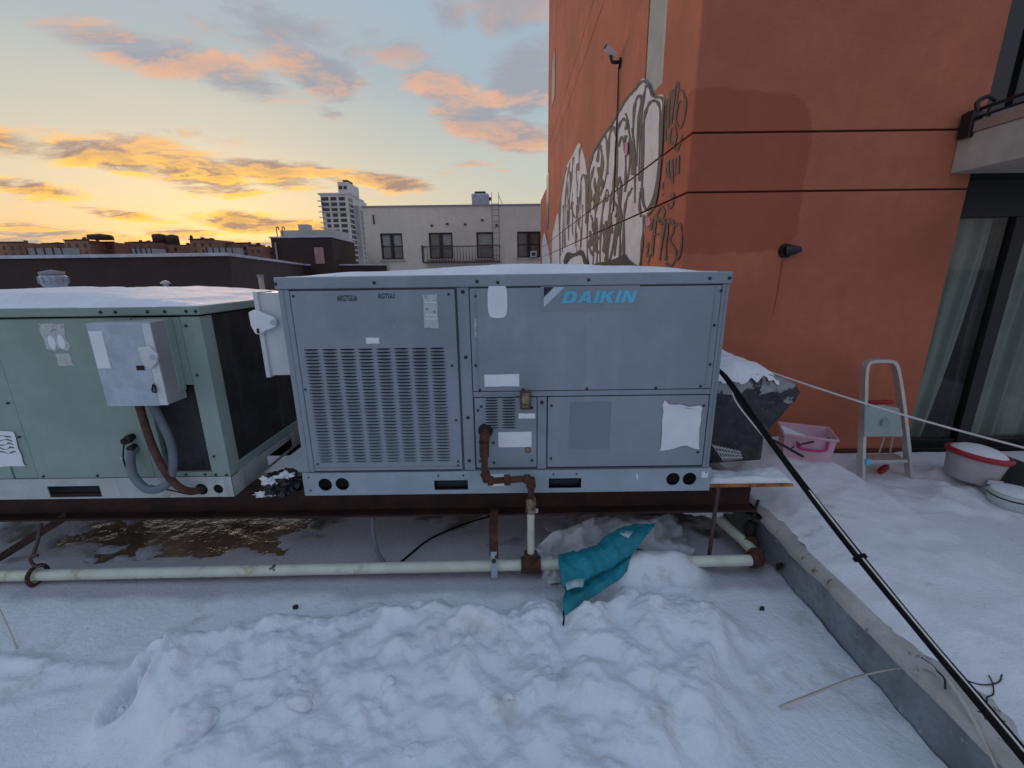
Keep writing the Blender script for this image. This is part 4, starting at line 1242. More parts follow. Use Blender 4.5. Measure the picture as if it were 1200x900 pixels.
screws(dk_, [(-0.172, 0.93), (-0.155, 0.95), (0.098, 0.94), (0.098, 0.655), (-0.16, 0.795), (-0.15, 0.615), (-0.098, 0.755), (-0.098, 0.645), (-0.17, 0.655)], DY0 - 0.0105, 0.007)
screws(dk_, [(0.148, 0.965), (0.195, 0.95), (0.195, 0.665), (0.955, 0.94), (0.95, 0.69)], DY0 - 0.0125, 0.007)
screws(dk_, [(0.148, 0.967)], DY0 - 0.0065, 0.009)


# flat stickers and the maker's mark
def sticker(name, pts, y, m, parent=dk_, t=0.0012, label=None):
    o = MB().prism([(x, y, z) for x, z in pts], (0, t, 0)).build(name, m, parent)
    if label:
        o['label'] = label
    return o


def rough_rect(x0, x1, z0, z1, j=0.004, n=6):
    e = []
    for (a, b_) in (((x0, z0), (x1, z0)), ((x1, z0), (x1, z1)), ((x1, z1), (x0, z1)), ((x0, z1), (x0, z0))):
        for k in range(n):
            t = k / n
            e.append((a[0] + (b_[0] - a[0]) * t + random.uniform(-j, j), a[1] + (b_[1] - a[1]) * t + random.uniform(-j, j)))
    return e


YS = DY0 - 0.0125
sticker('label', [(-0.107 + 0.044 + 0.046 * math.copysign(abs(math.cos(a)) ** 0.45, math.cos(a)), 1.467 + 0.080 * math.copysign(abs(math.sin(a)) ** 0.6, math.sin(a))) for a in [2 * math.pi * k / 32 for k in range(32)]], YS, MT['white_label'])
sticker('label', rough_rect(-0.135, 0.036, 1.052, 1.114, 0.001), YS, MT['white_label'])
sticker('label', rough_rect(-0.074, 0.096, 0.730, 0.813, 0.001), YS, MT['white_label'])
sticker('label', rough_rect(0.030, 0.114, 0.884, 0.911, 0.0015), YS, MT['white_label'])
sticker('label', rough_rect(-0.695, -0.632, 1.274, 1.302, 0.001), YS - 0.0015, MT['white_label'])
old = sticker('label', rough_rect(-0.410, -0.344, 1.345, 1.500, 0.003), YS - 0.0015, MT['old_label'])
for z in (1.462, 1.405, 1.385):
    sticker('label_line', rect(-0.403, -0.350, z, z + 0.004), YS - 0.0025, MT['white_label'], old, 0.0006)
sticker('label', rough_rect(-0.118, -0.04, 0.512, 0.580, 0.001), DY0 - 0.0136, MT['white_label'])
sticker('label', rough_rect(0.982, 1.015, 0.545, 0.580, 0.001), DY0 - 0.0136, MT['white_label'])
sticker('ghost_square', rect(0.288, 0.494, 0.712, 0.968), DY0 - 0.0133, MT['ghost'])
torn_back = sticker('label_backing', rect(0.765, 0.965, 0.715, 0.975), DY0 - 0.0135, MT['logo_back'])
torn = sticker('torn_poster', [(0.748, 0.945), (0.757, 0.972), (0.778, 0.950), (0.80, 0.948), (0.83, 0.936), (0.88, 0.925), (0.92, 0.925), (0.948, 0.932), (0.944, 0.90), (0.948, 0.86), (0.943, 0.82),
                              (0.947, 0.77), (0.95, 0.728), (0.955, 0.706), (0.925, 0.712), (0.89, 0.728), (0.86, 0.726), (0.83, 0.714), (0.80, 0.706), (0.77, 0.702), (0.752, 0.700), (0.758, 0.73), (0.757, 0.80), (0.752, 0.87), (0.756, 0.91)],
               DY0 - 0.0165, MT['white_label'], dk_, 0.002)
sticker('torn_flap', [(0.80, 0.948), (0.83, 0.936), (0.92, 0.925), (0.945, 0.934), (0.93, 0.943), (0.88, 0.936), (0.835, 0.95)], DY0 - 0.021, MT['white_label'], torn, 0.002)
# peeled warning stickers: pale outlines with remnants of lettering
for cx in (-0.76, -0.575):
    o_ = MB()
    pts = [(cx - 0.045, 1.455), (cx - 0.045, 1.39), (cx, 1.325), (cx + 0.045, 1.39), (cx + 0.045, 1.455)]
    for k in range(len(pts) - 1):
        (xa, za), (xb, zb_) = pts[k], pts[k + 1]
        d = Vector((xb - xa, 0, zb_ - za)).normalized()
        nn = Vector((-d.z, 0, d.x)) * 0.0012
        if k == 0 or k == 3:
            continue
        o_.prism([(xa + nn.x, DY0 - 0.0128, za + nn.z), (xb + nn.x, DY0 - 0.0128, zb_ + nn.z), (xb - nn.x, DY0 - 0.0128, zb_ - nn.z), (xa - nn.x, DY0 - 0.0128, za - nn.z)], (0, 0.0007, 0))
    o_.build('peeled_outline', MT['rail_paint'], dk_)['kind'] = 'stuff'


def lettering(text, x, z, height, width, y, m, parent, shear=0.0, bold=0.0, name='lettering', label=None):
    cu = bpy.data.curves.new(name, 'FONT')
    cu.body = text
    cu.size = 1.0
    cu.shear = shear
    cu.offset = bold
    cu.extrude = 0.0
    cu.resolution_u = 4
    ob = bpy.data.objects.new('tmp_text', cu)
    C.objects.link(ob)
    bpy.context.view_layer.update()
    me = bpy.data.meshes.new_from_object(ob.evaluated_get(bpy.context.evaluated_depsgraph_get()))
    bpy.data.objects.remove(ob)
    co = np.array([v.co[:] for v in me.vertices])
    lo, hi = co.min(0), co.max(0)
    for v in me.vertices:
        v.co = (x + (v.co.x - lo[0]) / (hi[0] - lo[0]) * width, y, z + (v.co.y - lo[1]) / (hi[1] - lo[1]) * height)
    me.name = name
    o = link_mesh(name, me, parent, False, [m])
    if label:
        o['label'] = label
    return o


sticker('logo_backing', rect(0.138, 0.600, 1.415, 1.530), DY0 - 0.0113, MT['logo_back'])
GLYPH = dict(
    D=(0.93, [(0, 0), (.55, 0), (.8, .1), (.93, .3), (.93, .7), (.8, .9), (.55, 1), (0, 1)], [[(.28, .22), (.5, .22), (.62, .36), (.62, .64), (.5, .78), (.28, .78)]]),
    A=(1.02, [(0, 0), (.28, 0), (.35, .19), (.67, .19), (.74, 0), (1.02, 0), (.68, 1), (.34, 1)], [[(.43, .40), (.59, .40), (.51, .70)]]),
    I=(0.28, [(0, 0), (.28, 0), (.28, 1), (0, 1)], []),
    K=(0.98, [(0, 0), (.28, 0), (.28, .32), (.39, .44), (.66, 0), (1.0, 0), (.58, .62), (.95, 1), (.6, 1), (.28, .66), (.28, 1), (0, 1)], []),
    N=(0.93, [(0, 0), (.27, 0), (.27, .56), (.64, 0), (.93, 0), (.93, 1), (.66, 1), (.66, .44), (.29, 1), (0, 1)], []),
)
cur, uw, uh = 0.0, 0.0655, 0.056
for ch in 'DAIKIN':
    w_, outer, hs = GLYPH[ch]
    f_ = lambda q: (0.238 + (cur + q[0]) * uw + 0.30 * q[1] * uh, 1.451 + q[1] * uh)
    MB().plate([f_(q) for q in outer], [[f_(q) for q in h] for h in hs], DY0 - 0.0130, DY0 - 0.0118).build('logo_letter', MT['logo_blue'], dk_)
    cur += w_ + 0.14
sticker('logo_emblem', [(0.154, 1.434), (0.250, 1.526), (0.203, 1.526), (0.154, 1.478)], DY0 - 0.0123, MT['logo_pale'])
sticker('logo_emblem', [(0.154, 1.483), (0.198, 1.526), (0.154, 1.526)], DY0 - 0.0123, MT['logo_dark'])
lettering('ARGTGUA', -0.812, 1.474, 0.028, 0.096, DY0 - 0.0128, MT['logo_dark'], dk_, 0.1, 0.02, 'worn_lettering')
lettering('RGTGU', -0.618, 1.484, 0.024, 0.078, DY0 - 0.0128, MT['logo_dark'], dk_, 0.1, 0.02, 'worn_lettering')
# little brown gauge box beside the small louvres
gz = MB().box(0.040, 0.092, DY0 - 0.030, DY0 - 0.0103, 0.936, 1.032).build('gauge_box', MT['iron'], dk_, 0.003)
MB().box(0.047, 0.085, DY0 - 0.034, DY0 - 0.0302, 0.948, 1.022).build('gauge_window', MT['brass_rust'], gz, 0.004)
MB().lathe([(0.0, 0.0), (0.016, 0.0), (0.013, 0.008), (0.0, 0.009)], (0.077, DY0 - 0.0102, 0.712), M=Matrix.Rotation(R(90), 4, 'X')).build('plug', MT['brass_rust'], dk_)
MB().lathe([(0.0, 0.0), (0.038, 0.0), (0.034, 0.010), (0.024, 0.012), (0.0, 0.0121)], (-0.137, DY0 - 0.0102, 0.822), M=Matrix.Rotation(R(90), 4, 'X')).build('rubber_grommet', MT['black'], dk_)
sticker('paint_scratch', rough_rect(ux0 + 0.018, ux0 + 0.026, 1.30, 1.385, 0.002), YS - 0.0018, MT['old_label'])
sticker('paint_scratch', [(0.640, 0.575), (0.648, 0.572), (0.652, 0.552), (0.648, 0.535), (0.644, 0.55)], DY0 - 0.0135, MT['white_label'])

# disconnect switch box on the left end of the unit
dq = lambda px, py, y: U(px, py, Y=y)
bx0, bz1, bz0 = dq(299, 342, 2.13).x, dq(310, 343, 2.13).z, dq(322, 438, 2.13).z
ds = MB().box(bx0 + 0.012, DX0 - 0.014, 2.13, 2.30, bz0, bz1).build('disconnect_box', MT['pale_metal'], dk_, 0.006)
MB().box(bx0 + 0.014, DX0 - 0.016, 2.121, 2.129, bz0 - 0.006, bz1 - 0.01).build('cover', MT['pale_metal'], ds, 0.003)
MB().box(bx0, bx0 + 0.022, 2.105, 2.24, bz0 - 0.014, bz1 + 0.006).build('cover_lip', MT['pale_metal'], ds, 0.003)
hd = [dq(px, py, 2.095) for px, py in ((292, 366), (298, 363), (305, 365), (322, 372), (325, 377), (324, 383), (311, 388), (305, 392), (300, 391), (295, 382))]
MB().prism([(p.x, 2.085, p.z) for p in hd], (0, 0.02, 0)).build('switch_handle', MT['white_label'], ds, 0.005)
pv = dq(319, 378, 2.08)
MB().cyl((pv.x, 2.080, pv.z), (pv.x, 2.112, pv.z), 0.012).build('pivot', MT['galv'], ds)
pv = dq(302, 388, 2.08)
MB().box(pv.x - 0.005, pv.x + 0.005, 2.081, 2.0845, pv.z - 0.012, pv.z + 0.012).build('lock_hole', MT['black'], ds)
# fresh air hood on the right end
H = [(848, 446), (872, 440), (896, 437), (917, 443), (932, 451), (937, 459), (931, 471), (917, 488), (904, 502), (896, 515), (893, 540), (842, 545)]
hp = [U(px, py, Y=2.30) for px, py in H]
hp = [Vector((max(p.x, DX1 + 0.004), 2.30, p.z)) for p in hp]
hp[0].x = hp[-1].x = DX1 + 0.004
hp[0].z = hp[0].z + 0.0
hood = MB().prism(hp, (0, 0.66, 0)).build('intake_hood', MT['hood'], dk_, 0.016)
ck = [hp[1], hp[2], hp[3], hp[4], hp[5], hp[6], hp[6] + Vector((-0.035, 0, -0.01)), hp[4] + Vector((-0.05, 0, -0.10)), hp[3] + Vector((-0.045, 0, -0.075)), hp[2] + Vector((-0.015, 0, -0.13)), hp[2] + Vector((-0.035, 0, -0.085)), hp[1] + Vector((0.0, 0, -0.12)), hp[0] + Vector((0.035, 0, -0.06)), hp[0] + Vector((0.01, 0, -0.01))]
MB().prism([(p.x, 2.2965, p.z) for p in ck], (0, 0.0025, 0)).build('weathered_cheek', MT['hood_pale'], hood)
fl = MB()
fa, fb, fc, fd = [U(px, py, Y=yy) for px, py, yy in ((834, 521, 2.20), (868, 529, 2.26), (871, 538, 2.24), (848, 541, 2.17))]
for k in range(9):
    t0, t1 = k / 9, (k + 0.45) / 9
    fl.prism([fa.lerp(fb, t0), fa.lerp(fb, t1), fd.lerp(fc, t1), fd.lerp(fc, t0)], (0, 0.006, 0.002))
for k in range(3):
    t0, t1 = k / 3 + 0.02, k / 3 + 0.16
    fl.prism([fa.lerp(fd, t0) + Vector((0, -0.003, 0)), fb.lerp(fc, t0) + Vector((0, -0.003, 0)), fb.lerp(fc, t1) + Vector((0, -0.003, 0)), fa.lerp(fd, t1) + Vector((0, -0.003, 0))], (0, 0.0025, 0))
fl.build('filter_mesh', MT['filter'], hood)['kind'] = 'stuff'

# ------------------------------------------------------------------ sage green rooftop unit
GX0, GX1, GZ1 = -3.60, -1.470, 1.462
gu = thing('rooftop_unit', 'faded sage green rooftop unit with dark open coil and galvanised box', 'rooftop unit', ((GX0 + GX1) / 2, 2.6, ZB), group='rooftop units')
GP, GR = MT['green_paint'], MT['green_rail']
GY0, GY1 = 2.04, 3.25
slot = rect(-2.44, -2.165, 0.478, 0.543)
grail = MB().plate(rect(GX0, GX1, 0.47, 0.585), [slot, ring(-1.635, 0.515, 0.032), ring(-1.548, 0.515, 0.026)], GY0 - 0.012, GY0 - 0.007)
grail.box(GX0, GX1, GY0 - 0.006, GY0 + 0.05, 0.580, 0.5845)
grail = grail.build('base_rail', GR, gu)
# the right-hand rail is a plate with its own fork slot
side = MB().plate([(GY0 - 0.011, 0.47), (GY1, 0.47), (GY1, 0.585), (GY0 - 0.011, 0.585)], [rect(2.36, 2.66, 0.485, 0.545)], -GX1 - 0.000, -GX1 + 0.005)
side.v = [(-y, x, z) for x, y, z in side.v]
side.build('base_rail', GR, gu)
MB().box(GX0 + 0.02, GX1 - 0.05, GY0 + 0.05, GY0 + 0.06, 0.474, 0.578).build('rail_inner_shade', MT['black'], grail)  # added black sheet: painted shade behind the green rail's openings
MB().box(GX0 + 0.01, -1.80, GY0 + 0.004, GY1 - 0.01, 0.587, GZ1 - 0.05).build('cabinet', GP, gu)
MB().box(-1.798, GX1 - 0.014, GY0 + 0.016, GY1 - 0.01, 0.60, GZ1 - 0.050).build('coil', MT['coil'], gu)
# front skin
MB().box(-2.47, -1.865, GY0 - 0.010, GY0 + 0.002, 0.588, GZ1 - 0.052).build('access_panel', GP, gu, 0.003)
MB().box(-3.58, -2.60, GY0 - 0.010, GY0 + 0.002, 0.588, GZ1 - 0.052).build('access_panel', GP, gu, 0.003)
MB().box(-2.595, -2.475, GY0 - 0.006, GY0 + 0.002, 0.588, GZ1 - 0.052).build('mullion', GP, gu, 0.003)
MB().box(-1.860, -1.795, GY0 - 0.014, GY0 + 0.012, 0.588, GZ1 - 0.052).build('post', GP, gu, 0.003)
MB().box(-1.565, GX1, GY0 - 0.010, GY0 + 0.014, 0.588, GZ1 - 0.050).box(GX1 - 0.012, GX1, GY0 + 0.0145, GY0 + 0.075, 0.588, GZ1 - 0.050).build('corner_post', GP, gu, 0.003)
MB().box(-1.794, -1.567, GY0 - 0.008, GY0 + 0.014, 1.08, GZ1 - 0.052).build('upper_panel', GP, gu, 0.003)
MB().box(-1.794, -1.567, GY0 - 0.009, GY0 + 0.014, 0.588, 0.612).build('lower_lip', GP, gu, 0.003)
MB().box(GX1 - 0.012, GX1 - 0.001, GY0 + 0.076, GY1, 0.588, 0.635).build('side_lip', GP, gu, 0.003)
MB().box(GX0 - 0.012, GX1 + 0.010, GY0 - 0.018, GY1 + 0.02, GZ1 - 0.042, GZ1).build('top_lid', GP, gu, 0.006)
MB().box(-1.70, -1.60, GY0 - 0.055, GY0 - 0.0085, 1.06, GZ1 - 0.056).build('flashing', GP, gu, 0.004)
screws(gu, [(-1.54, 1.37), (-1.535, 1.13), (-1.535, 0.70), (-1.49, 0.595), (-1.545, 0.597), (-1.60, 0.60), (-1.70, 0.60), (-2.16, 0.60), (-2.44, 0.60), (-2.50, 0.82), (-2.50, 1.0)], GY0 - 0.0105, 0.007)
screws(gu, [(-1.92, GZ1 - 0.023), (-1.85, GZ1 - 0.023), (-1.70, GZ1 - 0.023), (-1.62, GZ1 - 0.023), (-1.52, GZ1 - 0.023), (-1.475, GZ1 - 0.024)], GY0 - 0.018, 0.008)
sticker('worn_label', rough_rect(-2.232, -2.118, 1.262, 1.385, 0.008), GY0 - 0.0113, MT['old_label'], gu)
for cx in (-2.195, -2.150):
    sticker('label_print', [(cx + 0.017 * math.cos(a), 1.30 + 0.034 * math.sin(a)) for a in [2 * math.pi * k / 16 for k in range(16)]], GY0 - 0.0122, MT['white_label'], gu, 0.0006)
sticker('label', rough_rect(-2.195, -2.125, 1.185, 1.245, 0.002), GY0 - 0.0113, MT['old_label'], gu)
big = sticker('peeling_label', rough_rect(-2.85, -2.52, 0.655, 0.855, 0.006), GY0 - 0.0118, MT['white_label'], gu)
for k in range(5):
    z = 0.735 + k * 0.022
    pts = [(-2.78 + 0.24 * q / 12 + random.uniform(-.004, .004), z + 0.006 * math.sin(q * 1.7 + k)) for q in range(13)]
    sticker('label_print', pts + [(x, zz + 0.005 + 0.004 * math.sin(i_ * 2.1)) for i_, (x, zz) in enumerate(reversed(pts))], GY0 - 0.0126, MT['far_glass'], big, 0.0006)
# handle in the left recess
MB().box(-2.66, -2.61, GY0 - 0.03, GY0 - 0.0105, 1.0, 1.18).build('handle_recess', MT['iron'], gu, 0.006)
# galvanised disconnect box on the front
FYB = GY0 - 0.140
gx0, gx1 = U(97, 368, Y=FYB).x, U(172, 366, Y=FYB).x
gz0, gz1 = U(155, 476, Y=FYB).z, GZ1 - 0.060
gm = gx0 + (gx1 - gx0) * 0.86
gb_ = MB().box(gx0 + 0.004, gx1, FYB + 0.006, GY0 - 0.0145, gz0 + 0.004, gz1).build('disconnect_box', MT['filter'], gu, 0.004)
MB().box(gx0, gm, FYB, FYB + 0.0055, gz0, gz1 - 0.002).build('cover', MT['galv'], gb_, 0.003)
MB().box(gm + 0.0008, gx1 - 0.001, FYB + 0.001, FYB + 0.0055, gz0 + 0.003, gz1 - 0.004).build('side_cover', MT['pale_metal'], gb_)
hx, hz = gm + 0.01, gz0 + (gz1 - gz0) * 0.60
MB().prism([(hx - 0.035, FYB - 0.018, hz + 0.045), (hx - 0.028, FYB - 0.018, hz - 0.03), (hx, FYB - 0.018, hz - 0.055), (hx + 0.035, FYB - 0.018, hz - 0.025), (hx + 0.045, FYB - 0.018, hz + 0.01), (hx + 0.015, FYB - 0.018, hz + 0.05)], (0, 0.016, 0)).build('switch_handle', MT['pale_metal'], gb_, 0.005)
MB().cyl((hx + 0.022, FYB - 0.022, hz + 0.003), (hx + 0.022, FYB - 0.010, hz + 0.003), 0.011).build('pivot', MT['galv'], gb_)
sticker('label', rough_rect(gx0 + 0.004, gx0 + 0.064, gz1 - 0.205, gz1 - 0.035, 0.001), FYB - 0.0015, MT['white_label'], gb_)
sticker('warning_plate', rough_rect(hx - 0.075, hx - 0.038, hz - 0.062, hz - 0.040, 0.001), FYB - 0.0015, MT['black'], gb_)
lz = gz0 + 0.075
MB().tube(spline([(hx - 0.012, FYB - 0.005, lz + 0.03), (hx - 0.020, FYB - 0.009, lz), (hx - 0.004, FYB - 0.009, lz - 0.005), (hx - 0.008, FYB - 0.005, lz + 0.028)], 4), 0.004, 6).build('padlock', MT['black'], gb_)
# conduits
MB().tube(spline([(-1.800, GY0 - 0.07, 1.005), (-1.792, GY0 - 0.075, 0.93), (-1.772, GY0 - 0.085, 0.80), (-1.735, GY0 - 0.09, 0.66), (-1.69, GY0 - 0.08, 0.565), (-1.65, GY0 - 0.04, 0.520), (-1.635, GY0 + 0.02, 0.515)], 8), 0.018, 12).build('rusty_conduit', MT['rust_hose'], gu)
MB().tube(spline([(-1.755, GY0 - 0.05, 1.005), (-1.735, GY0 - 0.05, 0.93), (-1.705, GY0 - 0.055, 0.80), (-1.705, GY0 - 0.07, 0.68), (-1.745, GY0 - 0.09, 0.585), (-1.83, GY0 - 0.10, 0.565), (-1.905, GY0 - 0.08, 0.63), (-1.925, GY0 - 0.05, 0.72), (-1.925, GY0 - 0.012, 0.755)], 8), 0.020, 12).build('grey_conduit', MT['grey_hose'], gu)
for x, z in ((-1.925, 0.760), (-1.945, 0.80), (-1.925, 0.815)):
    MB().cyl((x, GY0 - 0.011, z), (x, GY0 - 0.045, z), 0.017).build('fitting', MT['black'], gu)
MB().tube(spline([(-1.955, GY0 - 0.03, 0.80), (-1.965, GY0 - 0.05, 0.70), (-1.93, GY0 - 0.06, 0.60)], 6), 0.004, 6).build('wire', MT['black'], gu)
MB().tube(spline([(-1.86, GY0 - 0.05, 0.56), (-1.76, GY0 - 0.03, 0.515), (-1.68, GY0 - 0.03, 0.495), (-1.63, GY0 - 0.02, 0.505)], 6), 0.0035, 6).build('wire', MT['black'], gu)
sticker('paint_mark', rect(-2.02, -1.965, 0.690, 0.702), GY0 - 0.0113, MT['old_label'], gu)

# ------------------------------------------------------------------ snow lying on the units
def snow_cap(name, label, x0, x1, y0, y1, z0, h, seed, prof=None, nx=150, ny=70):
    Xg, Yg = np.meshgrid(np.linspace(x0, x1, nx), np.linspace(y0, y1, ny))
    ex = np.minimum(Xg - x0, x1 - Xg) + 0.05 * fbm(Xg * 4, Yg * 4, 3, seed)
    ey = np.minimum(Yg - y0, y1 - Yg) + 0.05 * fbm(Xg * 5 + 9, Yg * 5, 3, seed + 3)
    e = sstep(ex, 0.0, 0.30) * sstep(ey, 0.0, 0.10)
    Z = h * e * (1 + 0.16 * fbm(Xg * 1.4, Yg * 1.4, 2, seed + 7)) + 0.004 * e * fbm(Xg * 7, Yg * 7, 4, seed + 9)
    if prof is not None:
        Z = Z * prof(Xg)
    edge = (np.minimum(np.minimum(Xg - x0, x1 - Xg), np.minimum(Yg - y0, y1 - Yg)) < 1e-6)
    Z = np.where(edge, -0.004, np.maximum(Z, -0.003))
    o = grid_mesh(name, Xg, Yg, z0 + 0.002 + Z, MT['snow'])
    return tag(o, label, 'snow', kind='stuff')


snow_cap('snow_cap', 'snow lying on top of the blue grey rooftop unit', DX0 + 0.02, DX1 - 0.03, DY0 + 0.03, DY1, DZ1, 0.040, 3, lambda X: 0.35 + 0.75 * np.exp(-((X - 0.12) / 0.6) ** 2))
snow_cap('snow_cap', 'snow lying on top of the green rooftop unit', GX0 - 0.01, GX1 + 0.0, GY0 - 0.018, GY1, GZ1, 0.056, 21, lambda X: 0.45 + 0.65 * sstep(-X, 1.6, 2.3))
nx, ny = 60, 40
xe_ = hp[3].x - 0.02
Xg, Yg = np.meshgrid(np.linspace(DX1 + 0.006, xe_, nx), np.linspace(2.287, 2.94, ny))
base = np.interp(Xg, [p.x for p in hp[:5]], [p.z for p in hp[:5]])
uu = (Xg - DX1) / (xe_ - DX1)
th = (0.125 * (1 - uu) + 0.018) * (1 + 0.25 * fbm(Xg * 7, Yg * 7, 3, 4)) * (0.62 + 0.38 * sstep(Yg, 2.285, 2.42))
th = th * sstep(1.0 - uu + 0.06 * fbm(Xg * 3, Yg * 9, 3, 5), 0.0, 0.10) - 0.003
drip = -0.030 + 0.032 * fbm(Xg * 16, Xg * 0 + 2, 3, 8)
th = np.where(Yg < 2.2871, drip, th)
tag(grid_mesh('snow_cap', Xg, Yg, base + th, MT['snow']), 'snow heaped on the charcoal intake hood', 'snow', kind='stuff')

# ------------------------------------------------------------------ trampled snow on the roof
def snow_ground_mat(name, thin_to, thick_from):
    """thin grey wind-packed snow low down, clean snow where it is heaped"""
    m = mat(name, (0.85, 0.87, 0.91), 0.55, var=0.05, scale=3.0, spots=[((0.62, 0.62, 0.62), 4.2, 0.56, 0.72)], bump=0.007, bscale=48.0, spec=0.25)
    n, l = m.node_tree.nodes, m.node_tree.links
    bs = n['Principled BSDF']
    old_ = bs.inputs['Base Color'].links[0].from_socket
    g = n.new('ShaderNodeNewGeometry')
    s = n.new('ShaderNodeSeparateXYZ')
    l.new(g.outputs['Position'], s.inputs[0])
    nz = n.new('ShaderNodeTexNoise')
    nz.inputs['Scale'].default_value = 4.0
    nz.inputs['Detail'].default_value = 6.0
    l.new(g.outputs['Position'], nz.inputs['Vector'])
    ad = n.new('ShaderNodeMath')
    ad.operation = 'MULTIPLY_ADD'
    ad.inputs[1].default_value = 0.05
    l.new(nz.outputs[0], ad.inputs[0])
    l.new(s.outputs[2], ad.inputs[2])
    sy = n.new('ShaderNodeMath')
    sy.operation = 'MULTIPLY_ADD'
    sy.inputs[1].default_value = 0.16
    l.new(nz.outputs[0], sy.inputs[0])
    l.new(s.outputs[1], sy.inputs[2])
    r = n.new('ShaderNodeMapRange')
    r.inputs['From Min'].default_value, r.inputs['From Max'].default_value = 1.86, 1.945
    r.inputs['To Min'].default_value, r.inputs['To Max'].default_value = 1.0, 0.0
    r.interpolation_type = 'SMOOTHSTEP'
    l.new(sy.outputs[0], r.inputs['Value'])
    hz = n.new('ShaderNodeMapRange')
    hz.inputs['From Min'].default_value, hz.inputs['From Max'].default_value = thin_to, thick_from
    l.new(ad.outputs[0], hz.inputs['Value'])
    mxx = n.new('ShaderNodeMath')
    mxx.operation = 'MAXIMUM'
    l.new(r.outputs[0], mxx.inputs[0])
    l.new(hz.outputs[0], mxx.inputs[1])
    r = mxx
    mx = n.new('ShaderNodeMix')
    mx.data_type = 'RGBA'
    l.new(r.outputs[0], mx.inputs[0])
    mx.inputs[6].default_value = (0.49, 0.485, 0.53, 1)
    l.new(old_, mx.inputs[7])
    # bare roof felt showing through in a few thawed patches under the units
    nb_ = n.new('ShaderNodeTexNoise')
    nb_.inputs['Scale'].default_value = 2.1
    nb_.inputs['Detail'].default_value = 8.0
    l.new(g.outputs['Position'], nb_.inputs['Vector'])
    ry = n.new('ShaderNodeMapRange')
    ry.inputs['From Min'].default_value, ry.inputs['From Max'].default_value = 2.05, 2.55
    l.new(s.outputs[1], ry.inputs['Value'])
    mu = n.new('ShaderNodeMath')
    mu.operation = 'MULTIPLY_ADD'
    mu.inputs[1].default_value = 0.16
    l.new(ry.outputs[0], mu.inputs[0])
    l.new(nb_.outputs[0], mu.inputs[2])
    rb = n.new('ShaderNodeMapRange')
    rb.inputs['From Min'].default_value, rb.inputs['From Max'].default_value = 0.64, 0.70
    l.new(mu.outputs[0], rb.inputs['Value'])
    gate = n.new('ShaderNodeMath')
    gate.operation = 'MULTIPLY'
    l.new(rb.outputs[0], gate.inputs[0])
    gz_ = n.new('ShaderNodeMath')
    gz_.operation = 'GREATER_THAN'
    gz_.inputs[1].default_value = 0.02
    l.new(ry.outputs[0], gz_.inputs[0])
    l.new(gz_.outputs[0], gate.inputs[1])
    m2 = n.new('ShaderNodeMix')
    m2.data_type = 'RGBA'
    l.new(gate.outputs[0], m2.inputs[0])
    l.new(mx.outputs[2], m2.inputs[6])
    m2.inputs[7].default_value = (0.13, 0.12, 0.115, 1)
    l.new(m2.outputs[2], bs.inputs['Base Color'])
    return m


xs = np.concatenate([np.arange(-8.9, -2.9, 0.15), np.arange(-2.9, 1.395, 0.0085), [1.398]])
ys = np.concatenate([np.arange(-1.5, 0.75, 0.12), np.arange(0.75, 2.15, 0.0085), np.arange(2.15, 3.3, 0.03), np.arange(3.3, 6.0, 0.25), [5.99]])
Xg, Yg = np.meshgrid(xs, ys)
ytop = np.interp(Xg, [-2.0, -1.75, -1.6, -1.2, -0.84, -0.3, 0.05, 0.2, 0.4, 0.7, 0.92, 1.05, 1.2], [1.30, 1.40, 1.50, 1.66, 1.74, 1.74, 1.74, 1.74, 1.74, 1.80, 1.80, 1.70, 1.40])
wob = fbm(Xg * 3.3, Yg * 3.3, 4, 2)
mask = sstep(ytop - Yg + 0.07 * wob, -0.01, 0.15)
mask *= sstep(Xg + 1.36 + 0.85 * np.clip(Yg - 1.12, -0.3, 0.45) + 0.06 * fbm(Xg * 4, Yg * 4, 3, 12), 0.0, 0.16)
xr = np.where(Yg < 1.5, 0.76 + (Yg - 1.05) * 0.72, 1.08)
mask *= sstep(xr - Xg + 0.06 * fbm(Xg * 4 + 3, Yg * 4, 3, 14), 0.0, 0.22)
billow = np.clip(np.abs(fbm(Xg * 3.6, Yg * 3.6, 2, 30)) * 1.7, 0, 1.1) ** 0.75 + 0.45 * np.abs(fbm(Xg * 9.5, Yg * 9.5, 2, 35)) ** 0.8
f1, f2, cv = worley(Xg * 5.2 + 0.5 * wob, Yg * 5.2 + 0.5 * fbm(Xg * 5, Yg * 5, 3, 41), 3)
f1b, f2b, cvb = worley(Xg * 13 + 0.6 * wob, Yg * 13 + 0.5 * wob, 8)
lump = np.clip(1 - (f1 / 0.95) ** 2, 0, 1) ** 0.8 * (0.25 + 0.75 * cv)
lump2 = np.clip(1 - (f1b / 0.85) ** 2, 0, 1) ** 0.8 * cvb ** 2
rough = fbm(Xg * 22, Yg * 22, 4, 50)
clod = 0.5 + 0.5 * fbm(Xg * 2.1, Yg * 2.1, 2, 77)
Z = 0.016 + 0.008 * fbm(Xg * 1.1, Yg * 1.1, 3, 60) + 0.0022 * fbm(Xg * 9, Yg * 9, 4, 61)
heap = 0.024 + 0.050 * billow + 0.030 * lump * (0.2 + clod) + 0.012 * lump2 * clod * clod + 0.0050 * rough + 0.0032 * np.abs(fbm(Xg * 46, Yg * 46, 3, 52)) + 0.022 * fbm(Xg * 1.9, Yg * 1.9, 3, 71)


